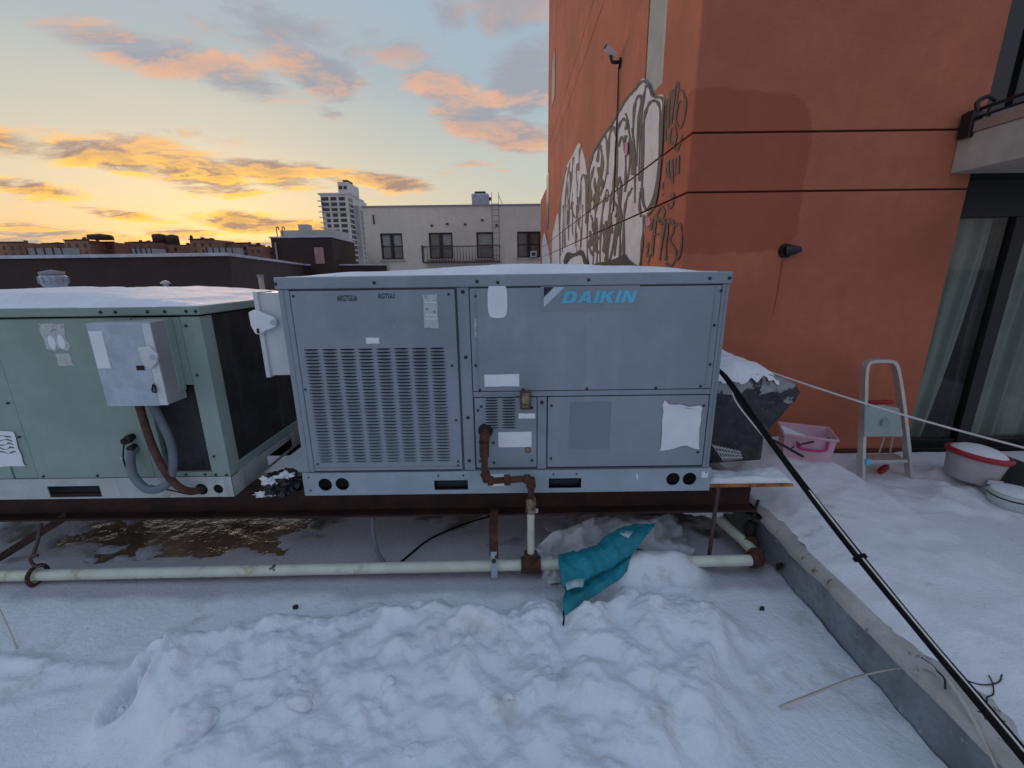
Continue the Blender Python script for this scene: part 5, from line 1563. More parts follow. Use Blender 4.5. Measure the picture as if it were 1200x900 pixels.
def blur(A, k, passes=2):
    for _ in range(passes):
        for ax in (0, 1):
            P = np.pad(A, [(k, k) if q == ax else (0, 0) for q in (0, 1)], mode='edge')
            c = np.cumsum(np.insert(P, 0, 0, axis=ax), axis=ax)
            n = A.shape[ax]
            A = (np.take(c, np.arange(2 * k + 1, 2 * k + 1 + n), axis=ax) - np.take(c, np.arange(n), axis=ax)) / (2 * k + 1)
    return A


f1c, f2c, cvc = worley(Xg * 24 + wob, Yg * 24 + 0.8 * wob, 15)
crumb = np.clip(1 - (f1c / 0.62) ** 2, 0, 1) ** 0.6 * cvc ** 3 * (0.3 + clod)
heap = 0.013 * crumb + 0.36 * blur(heap, 4) + 0.72 * blur(heap, 1, 1) + 0.0034 * np.abs(fbm(Xg * 40, Yg * 40, 3, 53))
rim = np.exp(-((ytop - Yg - 0.10) / 0.12) ** 2) * (0.4 + 0.6 * (fbm(Xg * 2.5, Yg * 2.5, 2, 90) > -0.1))
Z = Z + mask * np.maximum(heap + 0.022 * rim, 0.004)
# the smooth bank against the teal cloth and the faint drift ridges on the left
Z += 0.145 * np.exp(-(((Xg - 0.68) / 0.31) ** 4 + ((Yg - 1.94) / 0.135) ** 2)) * (1 + 0.25 * fbm(Xg * 3, Yg * 3, 3, 55))
for (cx, cyy, a, L, w_, hh) in ((-2.15, 1.46, -0.10, 0.55, 0.035, 0.022), (-2.25, 1.33, 0.16, 0.40, 0.03, 0.012), (-1.95, 1.26, 0.3, 0.3, 0.03, 0.010), (1.0, 1.36, 0.4, 0.10, 0.03, 0.016)):
    u = (Xg - cx) * math.cos(a) + (Yg - cyy) * math.sin(a)
    v = -(Xg - cx) * math.sin(a) + (Yg - cyy) * math.cos(a)
    Z += hh * np.exp(-(u / L) ** 2 - (v / w_) ** 2) * (1 + 0.6 * fbm(Xg * 12, Yg * 12, 3, 66))
Z += 0.065 * np.exp(-((Xg + 1.45) / 0.16) ** 2 - ((Yg - 1.33) / 0.20) ** 2)
# boot prints: sunk, with a pushed-up rim and tread bars
PRINTS = [(-1.47, 1.31, 0.10, 0.060, 0.14, 0.115), (-0.84, 1.30, -0.5, 0.055, 0.14, 0.022), (-0.25, 1.50, -0.9, 0.055, 0.14, 0.016), (-0.50, 1.20, 0.6, 0.055, 0.14, 0.016), (0.12, 1.40, 0.3, 0.055, 0.14, 0.018)]
for (cx, cyy, a, w_, L, dep) in PRINTS:
    u = (Xg - cx) * math.cos(a) + (Yg - cyy) * math.sin(a)
    v = -(Xg - cx) * math.sin(a) + (Yg - cyy) * math.cos(a)
    d = np.sqrt((u / w_) ** 2 + (v / L) ** 2) + 0.12 * fbm(Xg * 9, Yg * 9, 3, 33)
    inside = 1 - sstep(d, 0.55, 1.05)
    Z = Z - inside * dep * (0.75 + 0.9 * fbm(Xg * 22, Yg * 22, 3, 34)) - 0.0035 * inside * (np.sin(v * 170 + 2 * wob) > 0.1) + 0.22 * dep * np.exp(-((d - 1.2) / 0.2) ** 2)
Z = np.maximum(Z, 0.003)
# thawed strip under the green unit where the ice shows, melt along the parapet and round the pipe supports
ice_m = sstep(1 - np.sqrt(((Xg + 2.08) / 0.92) ** 2 + ((Yg - 2.42) / 0.29) ** 2) + 0.42 * fbm(Xg * 4, Yg * 6, 5, 88), 0.02, 0.22)
Z = Z * (1 - ice_m) - 0.008 * ice_m
Z = np.where(Yg > 2.30, np.minimum(Z, 0.02), Z)
Z += 0.03 * sstep(Xg, 1.30, 1.40) * (0.5 + 0.5 * fbm(Xg * 2, Yg * 6, 3, 91)) * (Yg < 2.0)
roof_snow = grid_mesh('roof_snow', Xg, Yg, Z, snow_ground_mat('roof_snow', 0.060, 0.105))
tag(roof_snow, 'trampled lumpy snow covering the flat roof', 'snow', kind='stuff')

# rust-stained ice lying in the thawed strip
ix = np.arange(-3.2, -1.02, 0.02)
iy = np.arange(2.10, 2.72, 0.02)
IX, IY = np.meshgrid(ix, iy)
tag(grid_mesh('ice_sheet', IX, IY, -0.002 + 0.0035 * fbm(IX * 5 + IY * 3, IY * 9, 4, 15), MT['ice']), 'brown rust stained ice patch under the green unit', 'ice', kind='stuff')

# loose lumps thrown out of the heap
LUMPS = [(354, 828, 0.038), (242, 848, 0.045), (596, 818, 0.018), (455, 800, 0.026), (640, 736, 0.022), (486, 872, 0.03)]


def lump_mesh(seed, s):
    bm = bmesh.new()
    bmesh.ops.create_icosphere(bm, subdivisions=3, radius=1.0)
    for v in bm.verts:
        p = v.co.copy()
        k = 1 + 0.5 * mnoise.noise(p * 1.3 + Vector((seed * 3.1, 0, 0))) + 0.12 * mnoise.noise(p * 3.3 + Vector((0, seed, 0)))
        v.co = Vector((p.x * 1.15, p.y * 0.8, p.z * 0.6)) * k * s
    me = bpy.data.meshes.new('snow_lump')
    bm.to_mesh(me)
    bm.free()
    for q in me.polygons:
        q.use_smooth = True
    return me


def ground_z(x, y):
    return float(Z[np.argmin(abs(ys - y)), np.argmin(abs(xs - x))])


for i, (px, py, s) in enumerate(LUMPS):
    p = U(px, py, Z=0.09)
    o = link_mesh('snow_lump', lump_mesh(i, s), None, mats=[MT['snow']])
    o.location = (p.x, p.y, ground_z(p.x, p.y) + s * 0.10)
    o.rotation_euler = (0.3 * math.sin(i), 0.2, i * 1.3)
    tag(o, 'loose rounded lump of snow lying on the trampled heap', 'snow lump', 'loose snow lumps')
for i, (px, py, lab) in enumerate(((892, 714, 'small dark crumb on the smooth snow beside the parapet'), (346, 712, 'small dark crumb on the thin snow beyond the heap'))):
    p = U(px, py, Z=0.02)
    o = MB().prism([(p.x - 0.012, p.y - 0.004, 0.016), (p.x + 0.008, p.y - 0.008, 0.016), (p.x + 0.013, p.y + 0.004, 0.016), (p.x - 0.002, p.y + 0.009, 0.016)], (0.002, 0, 0.016)).build('dirt_crumb', MT['dirt'])
    tag(o, lab, 'debris')

# ------------------------------------------------------------------ parapet and terrace
pp = thing('parapet_wall', 'low grey membrane parapet with cream top dividing roof and terrace', 'wall', (1.5, 1, 0))
ny_ = 160
yy = np.linspace(-2.8, 3.13, ny_)
# upstand: slightly bulging membrane with a turned-out foot
prof = [(0.00, 1.395), (0.02, 1.405), (0.08, 1.408), (0.16, 1.405), (0.22, 1.400), (0.243, 1.395), (0.250, 1.62)]
PX = np.zeros((len(prof), ny_))
PZ = np.zeros((len(prof), ny_))
PYg = np.tile(yy, (len(prof), 1))
for i, (z, x) in enumerate(prof):
    PX[i] = x + 0.012 * fbm(yy * 1.7 + 3, yy * 0 + z * 4, 3, 3) * (x < 1.5)
    PZ[i] = z - 0.005
grid_mesh('upstand', PX, PYg, PZ, MT['membrane'], pp)
cprof = [(1.383, 0.222), (1.378, 0.246), (1.392, 0.262), (1.50, 0.264), (1.75, 0.262), (1.75, 0.10)]
CX = np.zeros((len(cprof), ny_))
CZ = np.zeros((len(cprof), ny_))
CY = np.tile(yy, (len(cprof), 1))
for i, (x, z) in enumerate(cprof):
    wv = 0.018 * fbm(yy * 2.3, yy * 0 + 1.7, 4, 5)
    CX[i] = x + (wv if i < 3 else 0) - (0.0 if i else 0.002)
    CZ[i] = z + 0.006 * fbm(yy * 3, yy * 0 + x * 3, 3, 6) - (0.010 * fbm(yy * 5, yy * 0, 3, 9) if i == 0 else 0)
grid_mesh('cap', CX, CY, CZ, MT['cap'], pp)

tx = np.concatenate([np.arange(1.42, 2.7, 0.0125), np.arange(2.7, 3.8, 0.03), np.arange(3.8, 6.0, 0.2)])
ty = np.concatenate([np.arange(-2.0, 0.4, 0.15), np.arange(0.4, 3.148, 0.0125), [3.148]])
TX, TYg = np.meshgrid(tx, ty)
edge = 1.44 + 0.05 * fbm(TYg * 1.5, TYg * 0 + 0.4, 4, 17) + 0.02 * fbm(TX * 8, TYg * 8, 3, 18) + 0.02 * sstep(1.5 - TYg, 0.0, 0.8)
th = sstep(TX, edge - 0.02, edge + 0.22)
top = 0.258 + th * (0.055 + 0.012 * fbm(TX * 2, TYg * 2, 3, 19) + 0.007 * (1 - np.abs(fbm(TX * 3.2, TYg * 3.2, 2, 20)) * 2) + 0.0022 * fbm(TX * 18, TYg * 18, 3, 22))
f1t, f2t, cvt = worley(TX * 9, TYg * 9, 12)
top = top + th * 0.006 * np.sqrt(np.clip(1 - (f1t / 0.8) ** 2, 0, 1)) * cvt * sstep(fbm(TX * 1.6, TYg * 1.6, 2, 44), -0.1, 0.4)
down = sstep(TX, 2.13 + 0.03 * fbm(TYg * 2.2, TYg * 0, 3, 23), 2.44)
floor_ = 0.130 + 0.006 * fbm(TX * 1.3, TYg * 1.3, 3, 24) + 0.0015 * fbm(TX * 12, TYg * 12, 3, 25)
drift = sstep(fbm(TX * 1.9, TYg * 1.9, 3, 26) + 0.35 - np.hypot((TX - 3.15) / 0.8, (TYg - 2.75) / 0.42), -0.5, 0.3)
floor_ = floor_ + 0.055 * drift * (0.7 + 0.6 * fbm(TX * 4.5, TYg * 4.5, 3, 27)) + 0.03 * sstep(TYg, 2.95, 3.14)
TZ = top * (1 - down) + floor_ * down
TZ = np.where(TX < 1.4201, 0.235, TZ)
ts = grid_mesh('terrace_snow', TX, TYg, TZ, MT['terrace_snow'] if 'terrace_snow' in MT else mat('terrace_snow', (0.83, 0.84, 0.88), 0.55, var=0.06, scale=3.0, spots=[((0.50, 0.46, 0.43), 6.0, 0.62, 0.78)], bump=0.004, bscale=80.0, spec=0.25))
tag(ts, 'snow sloping over the parapet onto the terrace', 'snow', kind='stuff')


def tz(x, y):
    return float(TZ[np.argmin(abs(ty - y)), np.argmin(abs(tx - x))])


bd = thing('flat_board', 'snow dusted flat board lying on the terrace beside the parapet', 'board', (2.9, 1.9, 0.14))
qa, qb = U(1052, 605, Z=0.165), U(1116, 598, Z=0.165)
MB().prism([(qa.x, qa.y, 0.142), (qb.x, qb.y, 0.142), (qb.x + 0.10, 0.6, 0.142), (qa.x + 0.02, 0.6, 0.142)], (0, 0, 0.018)).build('board', MT['board'], bd, 0.004)
MB().prism([(qa.x + 0.006, qa.y - 0.006, 0.1602), (qb.x - 0.006, qb.y - 0.006, 0.1602), (qb.x + 0.09, 0.61, 0.1602), (qa.x + 0.03, 0.61, 0.1602)], (0, 0, 0.005)).build('snow_dusting', MT['snow'], bd, 0.002)

# ------------------------------------------------------------------ gas pipe run
YP = 1.95
PR = 0.029
gp = thing('gas_pipe', 'flaking cream painted gas pipe running along the roof below the units', 'pipe', (0, YP, 0.06))
pz = lambda x: 0.062 + 0.036 * (x + 2.75) / 3.95
MB().tube([(x, YP, pz(x)) for x in (-7.5, -4.0, -2.0, -0.5, 0.040)], PR, 18).build('pipe', MT['pipe_paint'], gp)
MB().tube([(x, YP, pz(x)) for x in (0.135, 0.5, 0.9, 1.255)], PR, 18).build('pipe', MT['pipe_paint'], gp)
tee = MB().cyl((0.036, YP, pz(0.09)), (0.139, YP, pz(0.09)), 0.043, seg=14).cyl((0.0875, YP, pz(0.09)), (0.0875, YP, pz(0.09) + 0.075), 0.036, seg=14).build('tee_fitting', MT['rust'], gp)
MB().tube([(0.0875, YP, pz(0.09) + 0.0755), (0.0880, YP, 0.40)], 0.019, 14).build('riser', MT['pipe_paint'], gp)
MB().tube([(0.0880, YP, 0.401), (0.089, YP, 0.425), (0.089, YP, 0.47), (0.090, YP, 0.485)], [0.024, 0.026, 0.025, 0.022], 12).build('union', MT['brass_rust'], gp)
el = spline([(1.2555, YP, pz(1.25)), (1.295, YP + 0.012, pz(1.25)), (1.312, YP + 0.05, pz(1.25))], 5)
MB().tube(el, 0.042, 14).build('elbow', MT['rust'], gp)
MB().tube([(1.313, YP + 0.055, 0.10), (1.30, 2.12, 0.105), (1.255, 2.35, 0.11), (1.16, 2.60, 0.115)], PR, 14).build('pipe', MT['pipe_paint'], gp)
# rusty riser into the blue unit
ru = [(-0.137, DY0 - 0.0125, 0.822), (-0.137, YP + 0.012, 0.822), (-0.139, YP, 0.805), (-0.143, YP, 0.62), (-0.139, YP, 0.595), (-0.12, YP, 0.582), (-0.03, YP, 0.586), (0.060, YP, 0.592), (0.082, YP, 0.590), (0.090, YP, 0.570), (0.090, YP, 0.4855)]
MB().tube(ru, 0.0165, 14).build('rusty_pipe', MT['rust'], gp)
for a, b_, r in (((-0.137, YP + 0.03, 0.822), (-0.140, YP - 0.006, 0.790), 0.026), ((-0.140, YP, 0.79), (-0.1415, YP, 0.715), 0.024), ((-0.142, YP, 0.625), (-0.128, YP, 0.585), 0.025), ((-0.128, YP, 0.583), (-0.100, YP, 0.5825), 0.024),
                 ((-0.045, YP, 0.585), (-0.015, YP, 0.5865), 0.027), ((0.055, YP, 0.5915), (0.085, YP, 0.589), 0.024), ((0.086, YP, 0.592), (0.090, YP, 0.545), 0.0245)):
    MB().cyl(a, b_, r, seg=12).build('coupling', MT['rust'], gp)
MB().tube([(-0.137, DY0 - 0.013, 0.822), (-0.137, DY0 - 0.020, 0.822)], 0.020, 12).build('collar', MT['brass_rust'], gp)
MB().box(0.105, 0.112, YP - 0.004, YP + 0.002, 0.40, 0.47).box(0.113, 0.125, YP - 0.004, YP + 0.002, 0.40, 0.422).build('pink_tag', MT['pink'], gp)
# hanger straps and supports
MB().box(-0.128, -0.082, YP - 0.038, YP - 0.035, 0.17, 0.34).box(-0.128, -0.082, YP - 0.034, 2.09, 0.3405, 0.344).build('hanger_strap', MT['rust'], gp)
MB().box(-0.122, -0.090, YP - 0.043, YP - 0.0385, 0.045, 0.20).build('strap_end', MT['galv'], gp)
MB().cyl((-0.106, YP - 0.052, 0.15), (-0.106, YP - 0.0435, 0.15), 0.012, seg=6).build('strap_bolt', MT['rust'], gp)
MB().cyl((-0.090, YP - 0.052, 0.175), (-0.090, YP - 0.0435, 0.175), 0.010, seg=6).build('strap_bolt', MT['rust'], gp)
for cx in (-2.545,):
    rr = [(cx + 0.0, YP + 0.050 * math.cos(a), pz(cx) + 0.050 * math.sin(a)) for a in [2 * math.pi * k / 20 for k in range(21)]]
    MB().tube(rr, 0.010, 8).build('clamp', MT['rust'], gp)
    rr = [(cx + 0.035 + 0.034 * math.cos(a), YP - 0.01, pz(cx) + 0.095 + 0.034 * math.sin(a)) for a in [2 * math.pi * k / 16 for k in range(3, 15)]]
    MB().tube(rr, 0.008, 8).build('hanger_hook', MT['iron'], gp)
    MB().tube([(cx - 0.01, YP + 0.01, pz(cx) + 0.10), (cx - 0.03, YP + 0.07, 0.22), (cx - 0.04, YP + 0.12, 0.30)], 0.009, 8).build('hanger_rod', MT['iron'], gp)
strut = thing('angle_strut', 'dark steel angle lying from the roof up to the front beam', 'strut', (-2.7, 2.1, 0))
s0, s1 = U(4, 656, Z=0.03), U(84, 606, Y=2.13)
dv = (s1 - s0).normalized()
nn = dv.cross(Vector((0, 0, 1))).normalized()
MB().prism([s0 - nn * 0.02, s0 + nn * 0.02, s1 + nn * 0.02, s1 - nn * 0.02], (0, 0, 0.006)).build('flange', MT['iron'], strut)
MB().prism([s0 + nn * 0.02, s1 + nn * 0.02, s1 + nn * 0.02 + Vector((0, 0, 0.045)), s0 + nn * 0.02 + Vector((0, 0, 0.045))], nn * 0.005).build('web', MT['beam'], strut)
bx = s0.lerp(s1, 0.42)
MB().cyl(bx + Vector((0, 0, 0.0065)), bx + Vector((0, 0, 0.035)), 0.016, seg=6).build('bolt', MT['iron'], strut)
pst = thing('support_leg', 'thin rusty steel leg under the right end of the front beam', 'leg', (1.10, 2.06, 0))
MB().tube([(1.085, 2.05, 0.0), (1.088, 2.052, 0.25), (1.094, 2.058, 0.466)], 0.011, 8).build('rod', MT['iron'], pst)
MB().box(1.06, 1.11, 2.03, 2.075, 0.001, 0.008).build('foot', MT['rust'], pst)

# flexible cable drooping below the blue unit
fc_ = thing('drooping_cable', 'grey cable drooping from the front beam and looping along the roof', 'cable', (-0.6, 2.1, 0))
c0 = [U(437, 602, Y=2.13), U(437, 622, Y=2.12), U(441, 642, Y=2.09), U(447, 655, Z=0.05), U(455, 662, Z=0.03), U(466, 661, Z=0.025), U(480, 650, Z=0.025), U(500, 634, Z=0.03), U(522, 623, Z=0.03), U(550, 612, Z=0.04), U(578, 604, Z=0.05)]
cs = spline(c0, 6)
k1 = 22
MB().tube(cs[:k1], 0.011, 10).build('sleeve', MT['grey_hose'], fc_)
MB().tube(cs[k1 - 1:], 0.006, 8).build('wire', MT['cable'], fc_)
wc = thing('thin_white_wire', 'short white wire sticking up out of the smooth snow', 'wire', U(20, 764, Z=0.02))
MB().tube(spline([U(22, 766, Z=0.01), U(12, 742, Z=0.06), U(3, 722, Z=0.09), U(-8, 700, Z=0.12)], 5), 0.004, 8).build('core', MT['white_cable'], wc)
MB().tube([U(22, 766, Z=0.008), U(21.6, 765, Z=0.012)], 0.006, 8).build('cut_end', MT['galv'], wc)


# ------------------------------------------------------------------ cloth, plastic and bags
def cloth(name, rows, m, parent, sub=10, amp=0.008, freq=9.0, seed=0, thick=0.003, frame=None):
    """sheet through rows of 3-D control points, splined both ways, with creases"""
    rr = [spline(r, sub) for r in rows]
    cols = [spline([r[k] for r in rr], sub) for k in range(len(rr[0]))]
    nu, nv = len(cols), len(cols[0])
    v, f = [], []
    for i in range(nu):
        for j in range(nv):
            p = cols[i][j].copy()
            q = p * freq + Vector((seed, 0, 0))
            k = mnoise.noise(q) + 0.5 * abs(mnoise.noise(q * 2.3))
            crease = abs(mnoise.noise(Vector((p.x * freq * 0.7 + p.z * 3, p.y * freq * 0.4, seed * 1.7))))
            p += Vector((0.35, -0.6, 1.0)) * amp * (k - 1.1 * crease)
            v.append(p)
    f = [(i * nv + j, (i + 1) * nv + j, (i + 1) * nv + j + 1, i * nv + j + 1) for i in range(nu - 1) for j in range(nv - 1)]
    o = MB().add(v, f, 0, True).build(name, m, parent)
    so = o.modifiers.new('thickness', 'SOLIDIFY')
    so.thickness = thick
    return o


tl = thing('teal_cloth', 'crumpled teal canvas cloth draped over the snow below the blue unit', 'cloth', (0.4, 1.85, 0.05))
rowsA = [
    [U(656, 650, Z=0.180), U(676, 646, Z=0.19), U(697, 640, Z=0.195), U(712, 627, Z=0.235), U(737, 616, Z=0.262), U(769, 614, Z=0.25)],
    [U(655, 660, Z=0.205), U(678, 654, Z=0.205), U(702, 647, Z=0.215), U(718, 637, Z=0.235), U(740, 626, Z=0.26), U(766, 618, Z=0.25)],
    [U(656, 672, Z=0.190), U(681, 665, Z=0.20), U(706, 657, Z=0.195), U(724, 647, Z=0.215), U(742, 637, Z=0.235), U(762, 623, Z=0.245)],
    [U(659, 688, Z=0.160), U(682, 680, Z=0.165), U(708, 668, Z=0.165), U(728, 656, Z=0.175), U(743, 646, Z=0.20), U(755, 631, Z=0.235)],
    [U(662, 692, Z=0.125), U(684, 683, Z=0.13), U(710, 670, Z=0.135), U(728, 659, Z=0.15), U(738, 651, Z=0.17), U(745, 644, Z=0.19)],
    [U(660, 704, Z=0.135), U(682, 696, Z=0.14), U(708, 681, Z=0.14), U(725, 669, Z=0.145), U(735, 660, Z=0.15), U(738, 655, Z=0.16)],
    [U(659, 722, Z=0.100), U(680, 710, Z=0.108), U(704, 694, Z=0.115), U(722, 682, Z=0.12), U(734, 671, Z=0.13), U(736, 664, Z=0.14)],
]
tc0 = cloth('sheet', rowsA, MT['teal'], tl, sub=9, amp=0.013, freq=13.0, seed=4, thick=0.0022)
rw = random.Random(8)
for v_ in tc0.data.vertices:                          # drag folds running down the slope
    p = v_.co
    k = mnoise.noise(Vector((p.x * 22 + p.y * 9, p.y * 5, 1.3)))
    v_.co.z += 0.010 * (1 - 2 * abs(k)) - 0.004 + 0.003 * mnoise.noise(p * 60)
pa = [U(662, 683, Z=0.190), U(685, 678, Z=0.195), U(683, 688, Z=0.184), U(664, 692, Z=0.180)]
cloth('faded_patch', [[pa[0], pa[0].lerp(pa[1], .5) + Vector((0, 0, .006)), pa[1]], [pa[3], pa[3].lerp(pa[2], .5) + Vector((0, 0, .006)), pa[2]]], MT['teal_pale'], tl, sub=5, amp=0.004, thick=0.001)
pc = [U(728, 620, Z=0.268), U(742, 624, Z=0.27), U(736, 631, Z=0.262), U(726, 626, Z=0.262)]
cloth('snow_dusting', [[pc[0], pc[1]], [pc[3], pc[2]]], MT['teal_pale'], tl, sub=5, amp=0.004, thick=0.001)
tie = [U(660, 716, Z=0.115), U(661, 724, Z=0.105), U(660, 733, Z=0.085)]
MB().tube(tie, 0.004, 6).build('tie_cord', MT['cable'], tl)

ws = thing('white_plastic_sheet', 'grubby crumpled white plastic sheeting heaped under the blue unit', 'plastic sheet', (0.5, 2.2, 0))
rowsW = [
    [U(628, 640, Y=2.02), U(650, 622, Y=2.10), U(678, 612, Y=2.18), U(705, 604, Y=2.25), U(735, 600, Y=2.30), U(770, 602, Y=2.34), U(800, 600, Y=2.40)],
    [U(630, 654, Y=1.99), U(655, 642, Y=2.05), U(685, 634, Y=2.09), U(712, 622, Y=2.15), U(742, 612, Y=2.16), U(776, 618, Y=2.2), U(806, 628, Y=2.2)],
    [U(636, 668, Y=1.94), U(655, 660, Y=1.97), U(690, 655, Y=2.0), U(722, 645, Y=2.04), U(752, 640, Y=2.06), U(782, 644, Y=2.06), U(812, 652, Y=2.02)],
    [U(640, 684, Y=1.88), U(658, 682, Y=1.88), U(695, 672, Y=1.93), U(728, 664, Y=1.97), U(758, 660, Y=1.99), U(790, 658, Y=2.0), U(815, 660, Y=1.97)],
]
cloth('sheet', rowsW, MT['white_sheet'], ws, amp=0.075, freq=8.0, seed=2, thick=0.002)
rowsV = [
    [U(640, 604, Y=2.35), U(670, 603, Y=2.38), U(700, 601, Y=2.42)],
    [U(636, 618, Y=2.22), U(668, 616, Y=2.24), U(704, 612, Y=2.26)],
    [U(642, 622, Y=2.16), U(672, 622, Y=2.16), U(700, 618, Y=2.2)],
]
cloth('fold', rowsV, MT['white_sheet'], ws, amp=0.03, freq=8.0, seed=7, thick=0.002)
for i, (px, py, Y) in enumerate(((748, 646, 2.03),)):
    p = U(px, py, Y=Y - 0.035)
    q = MB().prism([p + Vector((-0.03, 0, 0.0)), p + Vector((0.0, 0, 0.014)), p + Vector((0.035, 0, 0.004)), p + Vector((0.005, 0, -0.012))], (0, 0.004, 0)).build('black_scrap', MT['black_bag'], ws)


def crumple(name, c, size, m, parent, seed, amp=0.3, flat=True):
    bm = bmesh.new()
    bmesh.ops.create_icosphere(bm, subdivisions=4, radius=1.0)
    for v in bm.verts:
        p = v.co.copy()
        q = p * 1.7 + Vector((seed, seed * 0.3, 0))
        k = 1 + amp * (mnoise.noise(q) - 0.9 * abs(mnoise.noise(q * 2.1)) - 0.5 * abs(mnoise.noise(q * 4.7)))
        r_ = Vector((p.x * size[0], p.y * size[1], p.z * size[2])) * k
        if flat:
            r_.z = max(r_.z, -0.55 * size[2])
        v.co = r_ + Vector(c)
    me = bpy.data.meshes.new(name)
    bm.to_mesh(me)
    bm.free()
    return link_mesh(name, me, parent, False, [m])


bg_ = thing('black_rubbish_bag', 'torn black plastic bag with snow between the two rooftop units', 'bag', (-1.27, 2.12, ZB))
crumple('sack', (-1.245, 2.10, 0.505), (0.105, 0.11, 0.075), MT['black_bag'], bg_, 3.0, 0.32)
crumple('snow_patch', (-1.285, 2.045, 0.548), (0.050, 0.028, 0.030), MT['snow'], bg_, 5.0, 0.9, False)
crumple('snow_patch', (-1.205, 2.06, 0.570), (0.045, 0.035, 0.020), MT['snow'], bg_, 9.0, 0.9, False)
crumple('snow_patch', (-1.305, 2.005, 0.493), (0.055, 0.012, 0.016), MT['snow'], bg_, 13.0, 0.9, False)
pb = thing('snowy_board', 'snow covered board spanning between the two rooftop units', 'board', (-1.27, 2.5, ZB))
MB().prism([(-1.40, 2.24, 0.482), (-1.115, 2.22, 0.482), (-1.115, 3.0, 0.482), (-1.36, 3.0, 0.482)], (0, 0, 0.015)).build('board', MT['iron'], pb)
MB().prism([(-1.40, 2.245, 0.4972), (-1.115, 2.225, 0.4972), (-1.115, 3.0, 0.4972), (-1.36, 3.0, 0.4972)], (0, 0, 0.014)).build('snow', MT['snow'], pb, 0.005)

# snow on the bare beam end beside the parapet
nx, ny = 40, 16
SX, SY = np.meshgrid(np.linspace(1.06, 1.52, nx), np.linspace(2.092, 2.229, ny))
SZ = ZB + 0.002 + (0.028 + 0.014 * fbm(SX * 7, SY * 7, 3, 2)) * sstep(np.minimum(SX - 1.055, 1.525 - SX), 0, 0.04) * sstep(np.minimum(SY - 2.090, 2.231 - SY), 0, 0.02)
tag(grid_mesh('snow_cap', SX, SY, SZ, MT['snow']), 'snow strip lying on the bare rusty beam end', 'snow', kind='stuff')
o = crumple('snow_clump', (1.20, 2.34, 0.20), (0.16, 0.10, 0.09), MT['snow'], None, 8.0, 0.5)
tag(o, 'snow clump wedged between the beam end and parapet', 'snow lump')

# ------------------------------------------------------------------ junk at the parapet corner
vv = thing('pipe_valve', 'black clamp and valve hanging on the parapet beside the cream pipe', 'valve', (1.30, 2.12, 0.1))
MB().tube([(1.345, 2.12, 0.115), (1.335, 2.12, 0.165), (1.345, 2.12, 0.215)], [0.022, 0.034, 0.028], 10).build('body', MT['black'], vv)
MB().tube([(1.345, 2.12, 0.21), (1.355, 2.13, 0.30), (1.372, 2.14, 0.345)], 0.008, 8).build('stem', MT['black'], vv)
MB().tube([(1.31, 2.07, 0.10), (1.345, 2.10, 0.10)], 0.042, 12).build('collar', MT['rust'], vv)
fla = thing('torn_flashing', 'torn black flashing strip hanging over the parapet corner', 'flashing', (1.38, 2.3, 0.2))
cloth('strip', [[Vector((1.372, 2.40, 0.285)), Vector((1.380, 2.25, 0.27)), Vector((1.388, 2.10, 0.255))], [Vector((1.355, 2.38, 0.225)), Vector((1.372, 2.27, 0.20)), Vector((1.386, 2.12, 0.23))]], MT['black_bag'], fla, amp=0.018, freq=14.0, seed=5)
MB().prism([(1.392, 1.915, 0.06), (1.392, 1.885, 0.105), (1.392, 1.90, 0.12), (1.392, 1.935, 0.085)], (-0.012, 0, 0)).build('scrap', MT['black_bag'], fla)

# ------------------------------------------------------------------ cables and strap over the parapet
cb = thing('black_cable_bundle', 'thick black cable bundle strung from the blue unit down to the parapet', 'cable', (1.4, 1.0, 0.3))
ca, cz_ = Vector((1.075, 2.13, 1.085)), Vector((1.352, 0.842, 0.335))
ext = cz_ + (cz_ - ca).normalized() * 0.7
path = [Vector((1.03, 2.30, 1.10)), ca] + [ca.lerp(cz_, t) + Vector((0, 0, -0.035 * math.sin(math.pi * t))) for t in (0.2, 0.4, 0.6, 0.8)] + [cz_, ext + Vector((0, 0, 0.03))]
sp0 = spline(path, 8)
for off in (Vector((-0.010, 0, 0.004)), Vector((0.0105, 0, -0.004))):
    MB().tube([p + off * (1 + 0.25 * math.sin(i * 0.35 + off.x * 300)) for i, p in enumerate(sp0)], [0.0068 + 0.0045 * (i / len(sp0)) for i in range(len(sp0))], 10).build('cable', MT['cable'], cb)
for t in (33,):
    if t < len(sp0) - 1:
        d = (sp0[t + 1] - sp0[t]).normalized()
        MB().tube([sp0[t] - d * 0.006, sp0[t] + d * 0.006], 0.0235, 10).build('cable_tie', MT['cable'], cb)
wcb = thing('white_cable', 'thin white cable hanging alongside the black cable bundle', 'cable', (1.2, 2.0, 0.8))
wpath = [Vector((1.03, 2.28, 1.13)), U(850, 443, Y=2.13), U(862, 470, Y=2.10), U(880, 494, Y=2.04), U(897, 514, Y=1.97)]
tail = [p + Vector((0.0, -0.016, 0.004)) for p in sp0[26:]]
MB().tube(spline(wpath, 6)[:-1] + tail, 0.0042, 8).build('run', MT['white_cable'], wcb)
MB().tube([wpath[0], wpath[0] + Vector((0.006, -0.01, -0.004))], 0.009, 8).build('entry_gland', MT['cable'], wcb)
wl2 = thing('white_line', 'taut white cord crossing from the intake hood in front of the ladder', 'cord', (2.2, 2.6, 0.8))
la, lb_ = U(893, 433, Y=2.7), U(1205, 526, Y=2.25)
MB().tube([la.lerp(lb_, t) + Vector((0, 0, -0.02 * math.sin(math.pi * t))) for t in [k / 14 for k in range(18)]], 0.0062, 8).build('line', MT['white_cable'], wl2)
MB().tube([la - Vector((0.02, 0, 0)), la + Vector((0.012, -0.004, -0.004))], 0.011, 8).build('knot', MT['white_cable'], wl2)
